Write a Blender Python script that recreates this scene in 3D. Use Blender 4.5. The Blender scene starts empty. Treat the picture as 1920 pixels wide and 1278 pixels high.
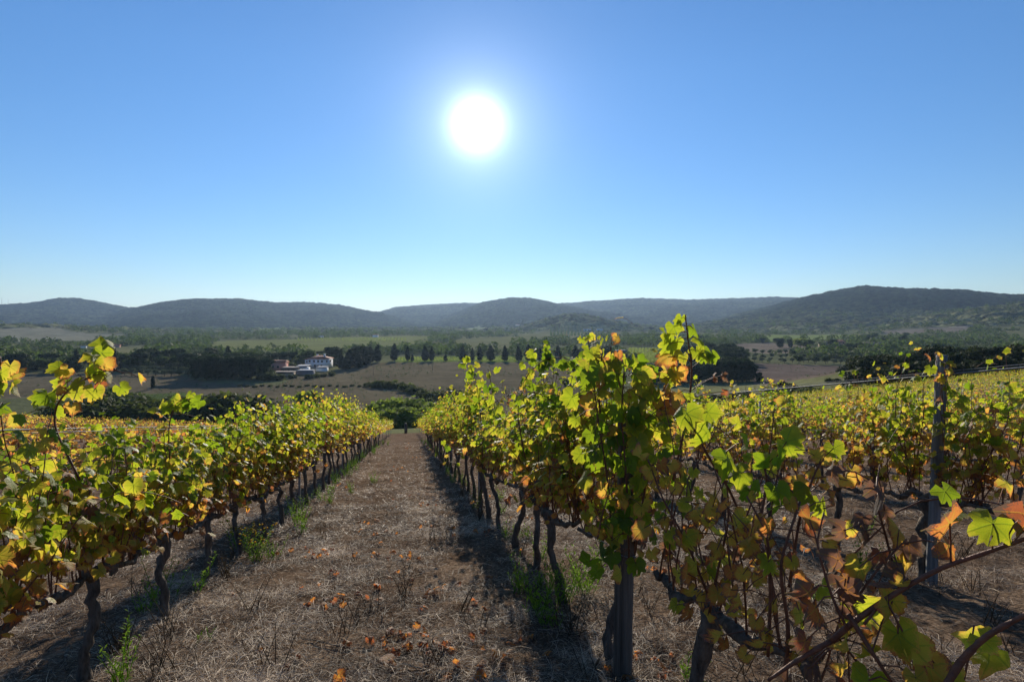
import bpy, math, random
import numpy as np
from mathutils import Vector, Matrix, noise as mnoise

# ------------------------------------------------------------------ camera, sky, sun, exposure
SC = bpy.context.scene
COL = SC.collection
F_PX, CX, CY, PITCH = 1067.0, 960.0, 639.0, math.atan(39 / 1067.0)
cam_data = bpy.data.cameras.new('camera')
cam_data.sensor_width = 36.0
cam_data.lens = 36.0 * F_PX / 1920.0
cam_data.clip_start = 0.05
cam_data.clip_end = 20000
cam = bpy.data.objects.new('camera', cam_data)
COL.objects.link(cam)
cam.location = (0, 0, 0)
cam.rotation_euler = (math.radians(90) - PITCH, 0, 0)
SC.camera = cam

SUN_DIR = Vector((-0.0605, 1.0, 0.338)).normalized()
SUN_ELEV = math.asin(SUN_DIR.z)
SUN_AZ = math.atan2(SUN_DIR.x, SUN_DIR.y)

world = bpy.data.worlds.new('World')
SC.world = world
world.use_nodes = True
nt = world.node_tree
nt.nodes.clear()
w_out = nt.nodes.new('ShaderNodeOutputWorld')
w_bg = nt.nodes.new('ShaderNodeBackground')
w_sky = nt.nodes.new('ShaderNodeTexSky')
w_sky.sky_type = 'NISHITA'
w_sky.sun_disc = False
w_sky.sun_elevation = SUN_ELEV
w_sky.sun_rotation = SUN_AZ
w_sky.altitude = 100
w_sky.air_density = 1.0
w_sky.dust_density = 0.0
w_sky.ozone_density = 1.8
w_bg.inputs['Strength'].default_value = 0.098
# the glare of the sun in the sky around it (a function of the angle from the sun only)
w_tc = nt.nodes.new('ShaderNodeTexCoord')
w_dot = nt.nodes.new('ShaderNodeVectorMath'); w_dot.operation = 'DOT_PRODUCT'
w_nrm = nt.nodes.new('ShaderNodeVectorMath'); w_nrm.operation = 'NORMALIZE'
nt.links.new(w_tc.outputs['Generated'], w_nrm.inputs[0])
nt.links.new(w_nrm.outputs[0], w_dot.inputs[0])
w_dot.inputs[1].default_value = tuple(SUN_DIR)
def w_math(op, a, b=None):
    n = nt.nodes.new('ShaderNodeMath'); n.operation = op
    for i, v in enumerate((a, b)):
        if v is None: continue
        if isinstance(v, (int, float)): n.inputs[i].default_value = v
        else: nt.links.new(v, n.inputs[i])
    return n.outputs[0]
w_ang = w_math('ARCCOSINE', w_math('MINIMUM', w_dot.outputs['Value'], 0.999999))
g1 = w_math('MULTIPLY', w_math('EXPONENT', w_math('MULTIPLY', w_math('POWER', w_math('DIVIDE', w_ang, 0.034), 2.0), -1.0)), 13.0)
g2 = w_math('MULTIPLY', w_math('EXPONENT', w_math('DIVIDE', w_ang, -0.048)), 9.0)
g3 = w_math('MULTIPLY', w_math('EXPONENT', w_math('DIVIDE', w_ang, -0.18)), 1.1)
w_glow = w_math('ADD', w_math('ADD', g1, g2), g3)
w_gc = nt.nodes.new('ShaderNodeVectorMath'); w_gc.operation = 'SCALE'
w_gc.inputs[0].default_value = (0.93, 0.98, 1.0)
nt.links.new(w_glow, w_gc.inputs['Scale'])
# sky colour as seen that day: a clean, saturated blue
w_hsv = nt.nodes.new('ShaderNodeHueSaturation')
w_hsv.inputs['Saturation'].default_value = 1.12
w_tint = nt.nodes.new('ShaderNodeVectorMath'); w_tint.operation = 'MULTIPLY'
w_sep = nt.nodes.new('ShaderNodeSeparateXYZ'); nt.links.new(w_nrm.outputs[0], w_sep.inputs[0])
w_el = w_math('MINIMUM', w_math('MAXIMUM', w_math('MULTIPLY', w_sep.outputs[2], 2.6), 0.0), 1.0)
w_el = w_math('POWER', w_el, 0.6)
w_mix = nt.nodes.new('ShaderNodeMix'); w_mix.data_type = 'VECTOR'
nt.links.new(w_el, w_mix.inputs[0]); w_mix.inputs[4].default_value = (.47, .56, .76); w_mix.inputs[5].default_value = (.80, .93, 1.13)
nt.links.new(w_mix.outputs[1], w_tint.inputs[1])
nt.links.new(w_sky.outputs[0], w_tint.inputs[0])
nt.links.new(w_tint.outputs[0], w_hsv.inputs['Color'])
w_add = nt.nodes.new('ShaderNodeVectorMath'); w_add.operation = 'ADD'
nt.links.new(w_hsv.outputs[0], w_add.inputs[0]); nt.links.new(w_gc.outputs[0], w_add.inputs[1])
nt.links.new(w_add.outputs[0], w_bg.inputs['Color'])
nt.links.new(w_bg.outputs[0], w_out.inputs['Surface'])

sun_data = bpy.data.lights.new('sun', 'SUN')
sun_data.energy = 5.0
sun_data.angle = math.radians(0.53)
sun_data.color = (1.0, 0.91, 0.76)
sun = bpy.data.objects.new('sun', sun_data)
COL.objects.link(sun)
sun.rotation_euler = (-SUN_DIR).to_track_quat('-Z', 'Y').to_euler()

SC.view_settings.view_transform = 'Standard'
SC.view_settings.look = 'None'
SC.view_settings.gamma = 1.0
SC.view_settings.use_curve_mapping = False
SC.view_settings.exposure = 0.32
SC.cycles.max_bounces = 6
SC.cycles.diffuse_bounces = 3
SC.cycles.glossy_bounces = 2
SC.cycles.transmission_bounces = 4
SC.cycles.transparent_max_bounces = 4
SC.cycles.volume_bounces = 1
SC.cycles.use_denoising = True

# ------------------------------------------------------------------ helpers
rng = np.random.default_rng(7)
rnd = random.Random(11)

def tag(o, label=None, cat=None, group=None, kind=None):
    if label: o['label'] = label
    if cat: o['category'] = cat
    if group: o['group'] = group
    if kind: o['kind'] = kind
    return o

def link(name, data, parent=None, loc=None, rot=None, scale=None):
    o = bpy.data.objects.new(name, data)
    COL.objects.link(o)
    if parent is not None: o.parent = parent
    if loc is not None: o.location = loc
    if rot is not None: o.rotation_euler = rot
    if scale is not None: o.scale = scale
    return o

def empty(name, loc=(0, 0, 0), rotz=0.0, scale=None):
    o = link(name, None, None, loc, (0, 0, rotz), scale)
    o.empty_display_size = 0.2
    return o

def mesh_np(name, verts, faces, mat=None, smooth=False, attrs=None, uv=None):
    """verts (n,3); faces: (m,k) array with k = 3 or 4, or a list of such arrays."""
    if isinstance(faces, np.ndarray): faces = [faces]
    faces = [np.asarray(f, dtype=np.int64) for f in faces if len(f)]
    me = bpy.data.meshes.new(name)
    verts = np.asarray(verts, dtype=np.float32)
    me.vertices.add(len(verts)); me.vertices.foreach_set('co', verts.ravel())
    loops = np.concatenate([f.ravel() for f in faces]).astype(np.int32)
    tot = np.concatenate([np.full(len(f), f.shape[1]) for f in faces]).astype(np.int32)
    start = np.concatenate([[0], np.cumsum(tot)[:-1]]).astype(np.int32)
    me.loops.add(len(loops)); me.loops.foreach_set('vertex_index', loops)
    me.polygons.add(len(tot)); me.polygons.foreach_set('loop_start', start)
    try: me.polygons.foreach_set('loop_total', tot)
    except Exception: pass
    me.update(calc_edges=True)
    if smooth: me.polygons.foreach_set('use_smooth', np.ones(len(tot), dtype=bool))
    if uv is not None:
        l = me.uv_layers.new(name='UVMap')
        l.data.foreach_set('uv', np.asarray(uv, dtype=np.float32)[loops].ravel())
    for k, v in (attrs or {}).items():
        v = np.asarray(v, dtype=np.float32)
        if v.ndim == 1:
            a = me.attributes.new(k, 'FLOAT', 'POINT'); a.data.foreach_set('value', v)
        else:
            if v.shape[1] == 3: v = np.hstack([v, np.ones((len(v), 1), np.float32)])
            a = me.attributes.new(k, 'FLOAT_COLOR', 'POINT'); a.data.foreach_set('color', v.ravel())
    if mat: me.materials.append(mat)
    me.validate()
    return me

class MB:
    """collects simple shapes into one mesh"""
    def __init__(s): s.v, s.t, s.q, s.n = [], [], [], 0
    def add(s, v, tris=None, quads=None):
        v = np.asarray(v, float)
        if tris is not None and len(tris): s.t.append(np.asarray(tris) + s.n)
        if quads is not None and len(quads): s.q.append(np.asarray(quads) + s.n)
        s.v.append(v); s.n += len(v)
    def box(s, c, d, rz=0.0):
        cx, cy, cz = c; dx, dy, dz = [k / 2 for k in d]
        p = np.array([[x, y, z] for x in (-dx, dx) for y in (-dy, dy) for z in (-dz, dz)])
        if rz:
            ca, sa = math.cos(rz), math.sin(rz)
            p = np.c_[p[:, 0] * ca - p[:, 1] * sa, p[:, 0] * sa + p[:, 1] * ca, p[:, 2]]
        s.add(p + np.array(c), quads=[(0, 1, 3, 2), (4, 6, 7, 5), (0, 4, 5, 1), (2, 3, 7, 6), (0, 2, 6, 4), (1, 5, 7, 3)])
    def tube(s, pts, rad, k=6, cap=True, jitter=0.0, r=None):
        pts = np.asarray(pts, float); n = len(pts)
        rad = np.broadcast_to(np.asarray(rad, float), (n,))
        t = np.gradient(pts, axis=0); t /= np.linalg.norm(t, axis=1)[:, None] + 1e-9
        up = np.array([0.31, 0.52, 0.79]) if abs(t[0, 2]) > .5 else np.array([0.05, .1, 1.0])
        a = np.cross(t, up); a /= np.linalg.norm(a, axis=1)[:, None] + 1e-9
        b = np.cross(t, a)
        th = np.arange(k) * 2 * math.pi / k
        rr = rad[:, None] * np.ones(k)
        if jitter and r is not None: rr = rr * (1 + r.uniform(-jitter, jitter, (n, k)))
        v = pts[:, None, :] + rr[..., None] * (np.cos(th)[None, :, None] * a[:, None, :] + np.sin(th)[None, :, None] * b[:, None, :])
        v = v.reshape(-1, 3)
        i = np.arange(n - 1)[:, None] * k; j = np.arange(k)[None, :]; j2 = (j + 1) % k
        q = np.stack([i + j, i + j2, i + k + j2, i + k + j], -1).reshape(-1, 4)
        tr = None
        if cap:
            v = np.vstack([v, pts[0], pts[-1]])
            m = n * k
            jj = np.arange(k); kk = (jj + 1) % k
            tr = np.vstack([np.c_[kk, jj, np.full(k, m)], np.c_[(n - 1) * k + jj, (n - 1) * k + kk, np.full(k, m + 1)]])
        s.add(v, tris=tr, quads=q)
    def mesh(s, name, mat, smooth=False, attrs=None):
        fs = []
        if s.t: fs.append(np.vstack(s.t))
        if s.q: fs.append(np.vstack(s.q))
        return mesh_np(name, np.vstack(s.v), fs, mat, smooth, attrs)

def N3(p, seed=0.0, octaves=4):
    return mnoise.fractal(Vector((p[0] + seed, p[1] - seed * .7, p[2] if len(p) > 2 else 0)), 1.0, 2.0, octaves)

# value noise on arrays (smooth, repeatable)
_tab = np.random.default_rng(3).random((512, 512))
def vnoise(x, y):
    x = np.asarray(x, float); y = np.asarray(y, float)
    xi = np.floor(x).astype(int); yi = np.floor(y).astype(int)
    fx = x - xi; fy = y - yi
    fx = fx * fx * (3 - 2 * fx); fy = fy * fy * (3 - 2 * fy)
    g = lambda a, b: _tab[a % 512, b % 512]
    return (g(xi, yi) * (1 - fx) * (1 - fy) + g(xi + 1, yi) * fx * (1 - fy) + g(xi, yi + 1) * (1 - fx) * fy + g(xi + 1, yi + 1) * fx * fy)
def fbm(x, y, o=4):
    s = 0; a = 1.0; t = 0
    for k in range(o):
        s = s + a * vnoise(x * 2 ** k + 17.3 * k, y * 2 ** k + 9.1 * k); t += a; a *= .5
    return s / t - .5

# ------------------------------------------------------------------ the lie of the land (camera at the origin)
RD = np.array([-0.180, 0.9837])           # direction of the vine rows
RN = np.array([0.9837, 0.180])            # across the rows, to the right
ROWROT = math.atan2(RD[1], RD[0])
CAM_H = 1.30
SLOPE = -0.175

def interp_az(tab, px):
    xs = [t[0] for t in tab]; ys = [t[1] for t in tab]
    return np.interp(px, xs, ys)
SKY_FAR = [(-1500, 580), (-600, 566), (-200, 575), (0, 573), (50, 571), (110, 562), (150, 562), (200, 570), (245, 580), (262, 584), (400, 600), (640, 600), (700, 589), (740, 577), (800, 573), (870, 569), (930, 570), (1045, 571), (1100, 567), (1200, 560), (1290, 563), (1400, 560), (1460, 558), (1510, 561), (1700, 575), (2000, 570), (2600, 560), (3600, 575)]
SKY_MIDL = [(-1500, 620), (100, 620), (170, 600), (245, 580), (300, 569), (350, 563), (450, 562), (520, 569), (580, 568), (640, 574), (700, 588), (760, 604), (830, 620), (3600, 620)]
SKY_CEN = [(-1500, 622), (760, 622), (850, 590), (905, 568), (960, 558.5), (1000, 561), (1045, 571), (1120, 585), (1250, 608), (1330, 622), (3600, 622)]
SKY_RGT = [(-1500, 622), (1230, 622), (1330, 604), (1400, 586), (1495, 562), (1560, 548), (1620, 539), (1700, 544), (1800, 546), (1860, 553), (1920, 555), (2100, 570), (2600, 556), (3600, 600)]
SKY_RLOW = [(-1500, 628), (1500, 628), (1640, 610), (1760, 590), (1850, 577), (1920, 571), (2100, 566), (2600, 590), (3600, 628)]
SKY_LLOW = [(-1500, 600), (-200, 604), (0, 611), (130, 614), (260, 622), (400, 628), (3600, 628)]
SKY_KNOLL = [(-1500, 628), (940, 628), (985, 612), (1030, 598), (1070, 590), (1110, 595), (1160, 606), (1230, 620), (1260, 628), (3600, 628)]
LAYERS = [(SKY_FAR, 3900, 1500), (SKY_MIDL, 3000, 1200), (SKY_CEN, 2900, 1100), (SKY_RGT, 2350, 1050), (SKY_RLOW, 1500, 600), (SKY_KNOLL, 1350, 330), (SKY_LLOW, 1250, 420)]

def height(x, y):
    x = np.asarray(x, float); y = np.asarray(y, float)
    r = np.hypot(x, y)
    u = x * RN[0] + y * RN[1]; v = x * RD[0] + y * RD[1]
    au = np.abs(u)
    qc = np.where(u < 0, .0019, .0009)
    quad = np.where(au < 40, qc * u * u, qc * 1600 + np.where(u < 0, .11, .065) * (np.minimum(au, 110) - 40))
    fade = np.where(u < 0, np.exp(-(np.maximum(v - 46, 0) / 26) ** 2), 1.0)
    near = -CAM_H + .03 * x - .1725 * y + quad * fade
    near = near + np.clip((16 - r) / 5, 0, 1) * (.050 * fbm(x * 5, y * 7, 2) + .030 * fbm(x * 13 + 3, y * 17, 2)) + .06 * fbm(x * .5, y * .5, 3) * np.clip(r / 6, .35, 1) + .6 * fbm(x * .04 + 5, y * .04, 3) * np.clip((r - 15) / 40, 0, 1)
    near = near + 11 * np.exp(-(((x - 175) / 75) ** 2 + ((y - 215) / 70) ** 2)) + 5 * np.exp(-(((x - 110) / 40) ** 2 + ((y - 150) / 40) ** 2))
    floor = -25 + 1.6 * fbm(x * .008, y * .008, 3) * np.clip((r - 200) / 300, 0, 1)
    k = 2.5
    d = near - floor
    z = floor + np.where(d > 20, d, k * np.log1p(np.exp(np.clip(d, -60, 20) / k)))
    z = np.where(r < 60, near, z + 0.0)
    # the hills: each layer rises to its own crest line
    az_px = CX + F_PX * np.where(y > .15 * r, x / np.maximum(y, .15 * r), np.sign(x) * 7)
    rav = fbm(x * .0021 + 3, y * .0021 + 8, 5)
    rav2 = fbm(x * .006 + 1, y * .006 + 2, 4)
    hz = np.full_like(r, -1e9)
    for tab, R, W in LAYERS:
        cosaz = np.maximum(y, .15 * r) / np.maximum(r, 1e-6)
        crest = (600 - interp_az(tab, np.clip(az_px, -1500, 3600))) / F_PX * R * cosaz
        t = (r - R) / W
        bell = np.where(t < 0, np.exp(-(np.abs(t) * 1.35) ** 2.1), np.exp(-(t * 0.9) ** 2))
        lo = -40.0
        zz = lo + (crest - lo) * bell
        side = np.clip(1 - bell, 0, 1)
        zz = zz + (rav * 85 + rav2 * 30) * np.minimum(side * bell * 4, 1) * np.clip(R / 3000, .2, 1)
        hz = np.maximum(hz, zz)
    kk = 3.0
    far = np.clip((r - 450) / 300, 0, 1)
    dd = np.clip((hz - z) / kk, -60, 60)
    zz = np.where(dd > 20, hz, z + kk * np.log1p(np.exp(np.minimum(dd, 20))))
    return z * (1 - far) + zz * far

def hgt(x, y): return float(height(np.array([x]), np.array([y]))[0])

CP, SP = math.cos(PITCH), math.sin(PITCH)
def ray(px, py):
    a, b = (px - CX) / F_PX, (CY - py) / F_PX
    return np.array([a, CP + b * SP, -SP + b * CP])
def P(px, py, Y):
    """the point at depth Y that lies on this line of sight"""
    d = ray(px, py); return d * (Y / d[1])
def G(px, py, rmin=30.0, rmax=6000.0):
    """where this line of sight meets the ground"""
    d = ray(px, py); d = d / d[1]
    Y = np.geomspace(rmin, rmax, 1500)
    z = height(d[0] * Y, Y); below = np.nonzero(d[2] * Y < z)[0]
    i = below[0] if len(below) else len(Y) - 1
    return np.array([d[0] * Y[i], Y[i], z[i]])
def rowpoint(u0, Y):
    """ground point of the row whose offset across from the camera is u0, at depth Y"""
    x = (u0 - RN[1] * Y) / RN[0]
    return np.array([x, Y, hgt(x, Y)])

# ------------------------------------------------------------------ materials
def new_mat(name):
    m = bpy.data.materials.new(name); m.use_nodes = True
    m.node_tree.nodes.clear()
    return m, m.node_tree
def nd(t, typ, **kw):
    n = t.nodes.new(typ)
    for k, v in kw.items():
        if k == 'ins':
            for a, b in v.items():
                if hasattr(b, 'is_output') or isinstance(b, bpy.types.NodeSocket): t.links.new(b, n.inputs[a])
                else: n.inputs[a].default_value = b
        else: setattr(n, k, v)
    return n
def mth(t, op, a, b=0.0, clamp=False):
    n = nd(t, 'ShaderNodeMath', operation=op, use_clamp=clamp, ins={0: a, 1: b}); return n.outputs[0]
def ramp(t, fac, stops):
    n = nd(t, 'ShaderNodeValToRGB', ins={'Fac': fac})
    e = n.color_ramp.elements
    while len(e) > 1: e.remove(e[-1])
    e[0].position = stops[0][0]; e[0].color = (*stops[0][1], 1)
    for p, c in stops[1:]:
        k = e.new(p); k.color = (*c, 1)
    return n.outputs['Color']
def mixc(t, f, a, b, mode='MIX'):
    n = nd(t, 'ShaderNodeMix', data_type='RGBA', blend_type=mode)
    for k, v in ((0, f), (6, a), (7, b)):
        if isinstance(v, bpy.types.NodeSocket): t.links.new(v, n.inputs[k])
        elif k == 0: n.inputs[k].default_value = v
        else: n.inputs[k].default_value = (*v, 1)
    return n.outputs[2]
def noise_t(t, vec, scale, detail=4, rough=.55):
    return nd(t, 'ShaderNodeTexNoise', ins={'Vector': vec, 'Scale': scale, 'Detail': detail, 'Roughness': rough}).outputs['Fac']

def simple(name, c1, c2, scale=4.0, rough=.8, bump=.3, bscale=None, stretch=(1, 1, 1), metallic=0.0, spec=.4, bdist=.02):
    m, t = new_mat(name)
    tc = nd(t, 'ShaderNodeTexCoord')
    mp = nd(t, 'ShaderNodeMapping', ins={'Vector': tc.outputs['Object'], 'Scale': stretch})
    f = noise_t(t, mp.outputs[0], scale, 6, .65)
    c = ramp(t, f, [(.32, c1), (.68, c2)])
    b = nd(t, 'ShaderNodeBump', ins={'Height': noise_t(t, mp.outputs[0], bscale or scale * 3, 5, .6), 'Strength': bump, 'Distance': bdist})
    p = nd(t, 'ShaderNodeBsdfPrincipled', ins={'Base Color': c, 'Roughness': rough, 'Normal': b.outputs[0], 'Metallic': metallic, 'Specular IOR Level': spec})
    o = nd(t, 'ShaderNodeOutputMaterial', ins={'Surface': p.outputs[0]})
    return m

def leaf_material():
    m, t = new_mat('vine_leaf')
    at = nd(t, 'ShaderNodeAttribute', attribute_name='tone')
    oi = nd(t, 'ShaderNodeObjectInfo')
    uv = nd(t, 'ShaderNodeUVMap', uv_map='UVMap')
    sep = nd(t, 'ShaderNodeSeparateXYZ', ins={0: uv.outputs[0]})
    rr = nd(t, 'ShaderNodeVectorMath', operation='LENGTH', ins={0: uv.outputs[0]}).outputs['Value']
    ang = mth(t, 'ABSOLUTE', mth(t, 'ARCTAN2', sep.outputs[0], sep.outputs[1]))
    d = mth(t, 'PINGPONG', ang, math.radians(27.5))
    vein = mth(t, 'SUBTRACT', 1.0, mth(t, 'DIVIDE', mth(t, 'MULTIPLY', d, rr), 0.045), clamp=True)
    tc = nd(t, 'ShaderNodeTexCoord')
    pos = nd(t, 'ShaderNodeVectorMath', operation='ADD', ins={0: tc.outputs['Object'], 1: oi.outputs['Random']})
    n1 = noise_t(t, pos.outputs[0], 45, 3)
    n2 = noise_t(t, pos.outputs[0], 14, 2)
    tone = mth(t, 'ADD', at.outputs['Fac'], mth(t, 'MULTIPLY', mth(t, 'SUBTRACT', n1, .5), .28))
    # the margin turns first: yellow, then rust and brown
    edge = mth(t, 'MULTIPLY', mth(t, 'SUBTRACT', mth(t, 'ADD', rr, mth(t, 'MULTIPLY', n2, .7)), .95), 1.3, clamp=True)
    e2 = mth(t, 'MULTIPLY', edge, mth(t, 'MULTIPLY', mth(t, 'SUBTRACT', at.outputs['Fac'], .20), 2.4, clamp=True))
    spot = mth(t, 'MULTIPLY', mth(t, 'SUBTRACT', noise_t(t, pos.outputs[0], 130, 2), .66), 9.0, clamp=True)
    e2 = mth(t, 'ADD', e2, mth(t, 'MULTIPLY', spot, mth(t, 'MULTIPLY', at.outputs['Fac'], 1.1, clamp=True)))
    tone = mth(t, 'ADD', tone, e2)
    tone = mth(t, 'SUBTRACT', tone, mth(t, 'MULTIPLY', vein, .10))
    refl = ramp(t, tone, [(.0, (.035, .095, .016)), (.28, (.06, .13, .018)), (.45, (.16, .20, .024)), (.62, (.36, .29, .045)), (.78, (.36, .16, .045)), (.9, (.24, .10, .05)), (1.0, (.19, .135, .10))])
    tran = ramp(t, tone, [(.0, (.13, .25, .012)), (.28, (.30, .42, .015)), (.45, (.56, .58, .03)), (.62, (.88, .62, .09)), (.78, (.78, .30, .06)), (.9, (.50, .13, .05)), (1.0, (.20, .115, .07))])
    refl = mixc(t, mth(t, 'MULTIPLY', vein, .35), refl, (.30, .32, .10))
    tran = mixc(t, mth(t, 'MULTIPLY', vein, .35), tran, (.25, .30, .03))
    b = nd(t, 'ShaderNodeBump', ins={'Height': mth(t, 'SUBTRACT', noise_t(t, pos.outputs[0], 90, 3), mth(t, 'MULTIPLY', vein, .8)), 'Strength': .5, 'Distance': .003})
    p = nd(t, 'ShaderNodeBsdfPrincipled', ins={'Base Color': refl, 'Roughness': .5, 'Normal': b.outputs[0], 'Specular IOR Level': .3})
    tl = nd(t, 'ShaderNodeBsdfTranslucent', ins={'Color': tran, 'Normal': b.outputs[0]})
    mx = nd(t, 'ShaderNodeMixShader', ins={0: .58, 1: p.outputs[0], 2: tl.outputs[0]})
    nd(t, 'ShaderNodeOutputMaterial', ins={'Surface': mx.outputs[0]})
    return m

def foliage_material(name, refl, tran, var=.35, mix=.35):
    m, t = new_mat(name)
    at = nd(t, 'ShaderNodeAttribute', attribute_name='tone')
    oi = nd(t, 'ShaderNodeObjectInfo')
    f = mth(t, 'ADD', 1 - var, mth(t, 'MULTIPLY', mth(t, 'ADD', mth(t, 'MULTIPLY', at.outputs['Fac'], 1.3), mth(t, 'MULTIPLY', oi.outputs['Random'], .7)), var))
    warm = mixc(t, mth(t, 'MULTIPLY', oi.outputs['Random'], .6), refl, (refl[0] * 1.5, refl[1] * 1.1, refl[2] * .8))
    c = nd(t, 'ShaderNodeVectorMath', operation='SCALE', ins={0: warm, 'Scale': f})
    c2 = nd(t, 'ShaderNodeVectorMath', operation='SCALE', ins={0: tran, 'Scale': f})
    p = nd(t, 'ShaderNodeBsdfPrincipled', ins={'Base Color': c.outputs[0], 'Roughness': .75, 'Specular IOR Level': .08})
    tl = nd(t, 'ShaderNodeBsdfTranslucent', ins={'Color': c2.outputs[0]})
    mx = nd(t, 'ShaderNodeMixShader', ins={0: mix, 1: p.outputs[0], 2: tl.outputs[0]})
    nd(t, 'ShaderNodeOutputMaterial', ins={'Surface': mx.outputs[0]})
    return m

M = {}
M['leaf'] = leaf_material()
M['bark'] = simple('vine_bark', (.045, .034, .026), (.19, .15, .115), 34, .95, .9, 60, (1, 1, .25), bdist=.012, spec=.15)
M['cane'] = simple('cane_bark', (.10, .035, .018), (.22, .085, .04), 40, .6, .3, 80)
M['wood'] = simple('weathered_post_wood', (.04, .032, .025), (.20, .165, .13), 30, .9, 1.0, 90, (1, 1, .04), bdist=.012, spec=.2)
M['wood_grey'] = simple('silvered_post_wood', (.11, .105, .10), (.30, .29, .28), 30, .9, 1.0, 90, (1, 1, .04), bdist=.012, spec=.2)
M['metal'] = simple('galvanised_steel', (.16, .17, .19), (.28, .30, .32), 20, .6, .15, 60, metallic=.4)
M['hose'] = simple('grey_hose', (.10, .105, .11), (.17, .175, .18), 20, .6, .15, 60)
M['wire'] = simple('galvanised_wire', (.16, .165, .17), (.28, .285, .29), 20, .7, .15, 60, metallic=.2)
M['trunk'] = simple('tree_bark', (.05, .04, .03), (.12, .095, .07), 3, .95, .5, 8, (1, 1, .3))
M['white_wall'] = simple('white_render', (.78, .78, .77), (.88, .88, .87), .6, .9, .15, 6)
M['pink_wall'] = simple('faded_pink_render', (.52, .24, .18), (.62, .33, .26), .6, .9, .2, 6)
M['tan_wall'] = simple('pale_stone_render', (.26, .20, .15), (.36, .28, .21), .8, .9, .2, 6)
M['grey_wall'] = simple('grey_concrete', (.15, .15, .16), (.24, .24, .25), .8, .9, .2, 6)
M['tiles'] = simple('terracotta_tiles', (.30, .10, .055), (.48, .19, .10), 2.5, .85, .6, 9, bdist=.06)
M['dark_tiles'] = simple('dark_roof_tiles', (.07, .05, .045), (.14, .10, .085), 2.5, .85, .6, 9, bdist=.06)
M['sheet'] = simple('pale_roof_sheet', (.11, .125, .15), (.19, .21, .24), 1.5, .9, .1, 5)
M['glass'] = simple('dark_window', (.015, .017, .02), (.03, .033, .038), 2, .15, .02, 5)
M['frame'] = simple('window_frame', (.25, .2, .15), (.35, .28, .2), 3, .7, .1, 5)
M['cloth'] = simple('dark_cloth', (.02, .02, .025), (.05, .045, .05), 8, .9, .2)

def ground_material():
    m, t = new_mat('land')
    col = nd(t, 'ShaderNodeAttribute', attribute_name='cover').outputs['Color']
    soil = nd(t, 'ShaderNodeAttribute', attribute_name='soil').outputs['Fac']
    g = nd(t, 'ShaderNodeNewGeometry')
    pos = g.outputs['Position']
    # near: dry mown grass on grey-brown earth
    n_big = noise_t(t, pos, 1.1, 4)
    n_mid = noise_t(t, pos, 9, 6, .7)
    st = nd(t, 'ShaderNodeMapping', ins={'Vector': pos, 'Scale': (60, 14, 20), 'Rotation': (0, 0, .5)})
    st2 = nd(t, 'ShaderNodeMapping', ins={'Vector': pos, 'Scale': (16, 70, 20), 'Rotation': (0, 0, .2)})
    fib = mth(t, 'MAXIMUM', noise_t(t, st.outputs[0], 1, 4, .7), noise_t(t, st2.outputs[0], 1, 4, .7))
    earth = ramp(t, n_mid, [(.3, (.036, .023, .015)), (.55, (.125, .083, .055)), (.75, (.25, .172, .118))])
    straw = ramp(t, noise_t(t, pos, 30, 3), [(.3, (.16, .11, .075)), (.7, (.40, .29, .20))])
    sm = mth(t, 'MULTIPLY', mth(t, 'SUBTRACT', mth(t, 'ADD', fib, mth(t, 'MULTIPLY', n_big, .5)), .74), 5.0, clamp=True)
    near = mixc(t, sm, earth, straw)
    # far: cover colour broken up by tussocks, tracks and plough lines
    nf = noise_t(t, pos, .35, 6, .65)
    nf2 = noise_t(t, pos, .045, 4, .6)
    pl = nd(t, 'ShaderNodeMapping', ins={'Vector': pos, 'Scale': (.04, .9, 1), 'Rotation': (0, 0, .22)})
    plough = noise_t(t, pl.outputs[0], 1.0, 4, .7)
    spots = noise_t(t, pos, 1.6, 3, .7)
    k = mth(t, 'ADD', -.65, mth(t, 'ADD', mth(t, 'ADD', mth(t, 'MULTIPLY', plough, .9), mth(t, 'MULTIPLY', spots, .5)), mth(t, 'ADD', mth(t, 'MULTIPLY', nf, 1.0), mth(t, 'MULTIPLY', nf2, .9))))
    far = nd(t, 'ShaderNodeVectorMath', operation='SCALE', ins={0: col, 'Scale': k}).outputs[0]
    c = mixc(t, soil, far, near)
    bh = mth(t, 'ADD', mth(t, 'MULTIPLY', n_mid, .6), mth(t, 'MULTIPLY', fib, .6))
    b = nd(t, 'ShaderNodeBump', ins={'Height': bh, 'Strength': .9, 'Distance': mth(t, 'MULTIPLY', soil, .035)})
    b2 = nd(t, 'ShaderNodeBump', ins={'Height': nf, 'Strength': .6, 'Distance': mth(t, 'MULTIPLY', mth(t, 'SUBTRACT', 1.0, soil), .9), 'Normal': b.outputs[0]})
    p = nd(t, 'ShaderNodeBsdfPrincipled', ins={'Base Color': c, 'Roughness': .95, 'Normal': b2.outputs[0], 'Specular IOR Level': 0.0})
    nd(t, 'ShaderNodeOutputMaterial', ins={'Surface': p.outputs[0]})
    return m

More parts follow.
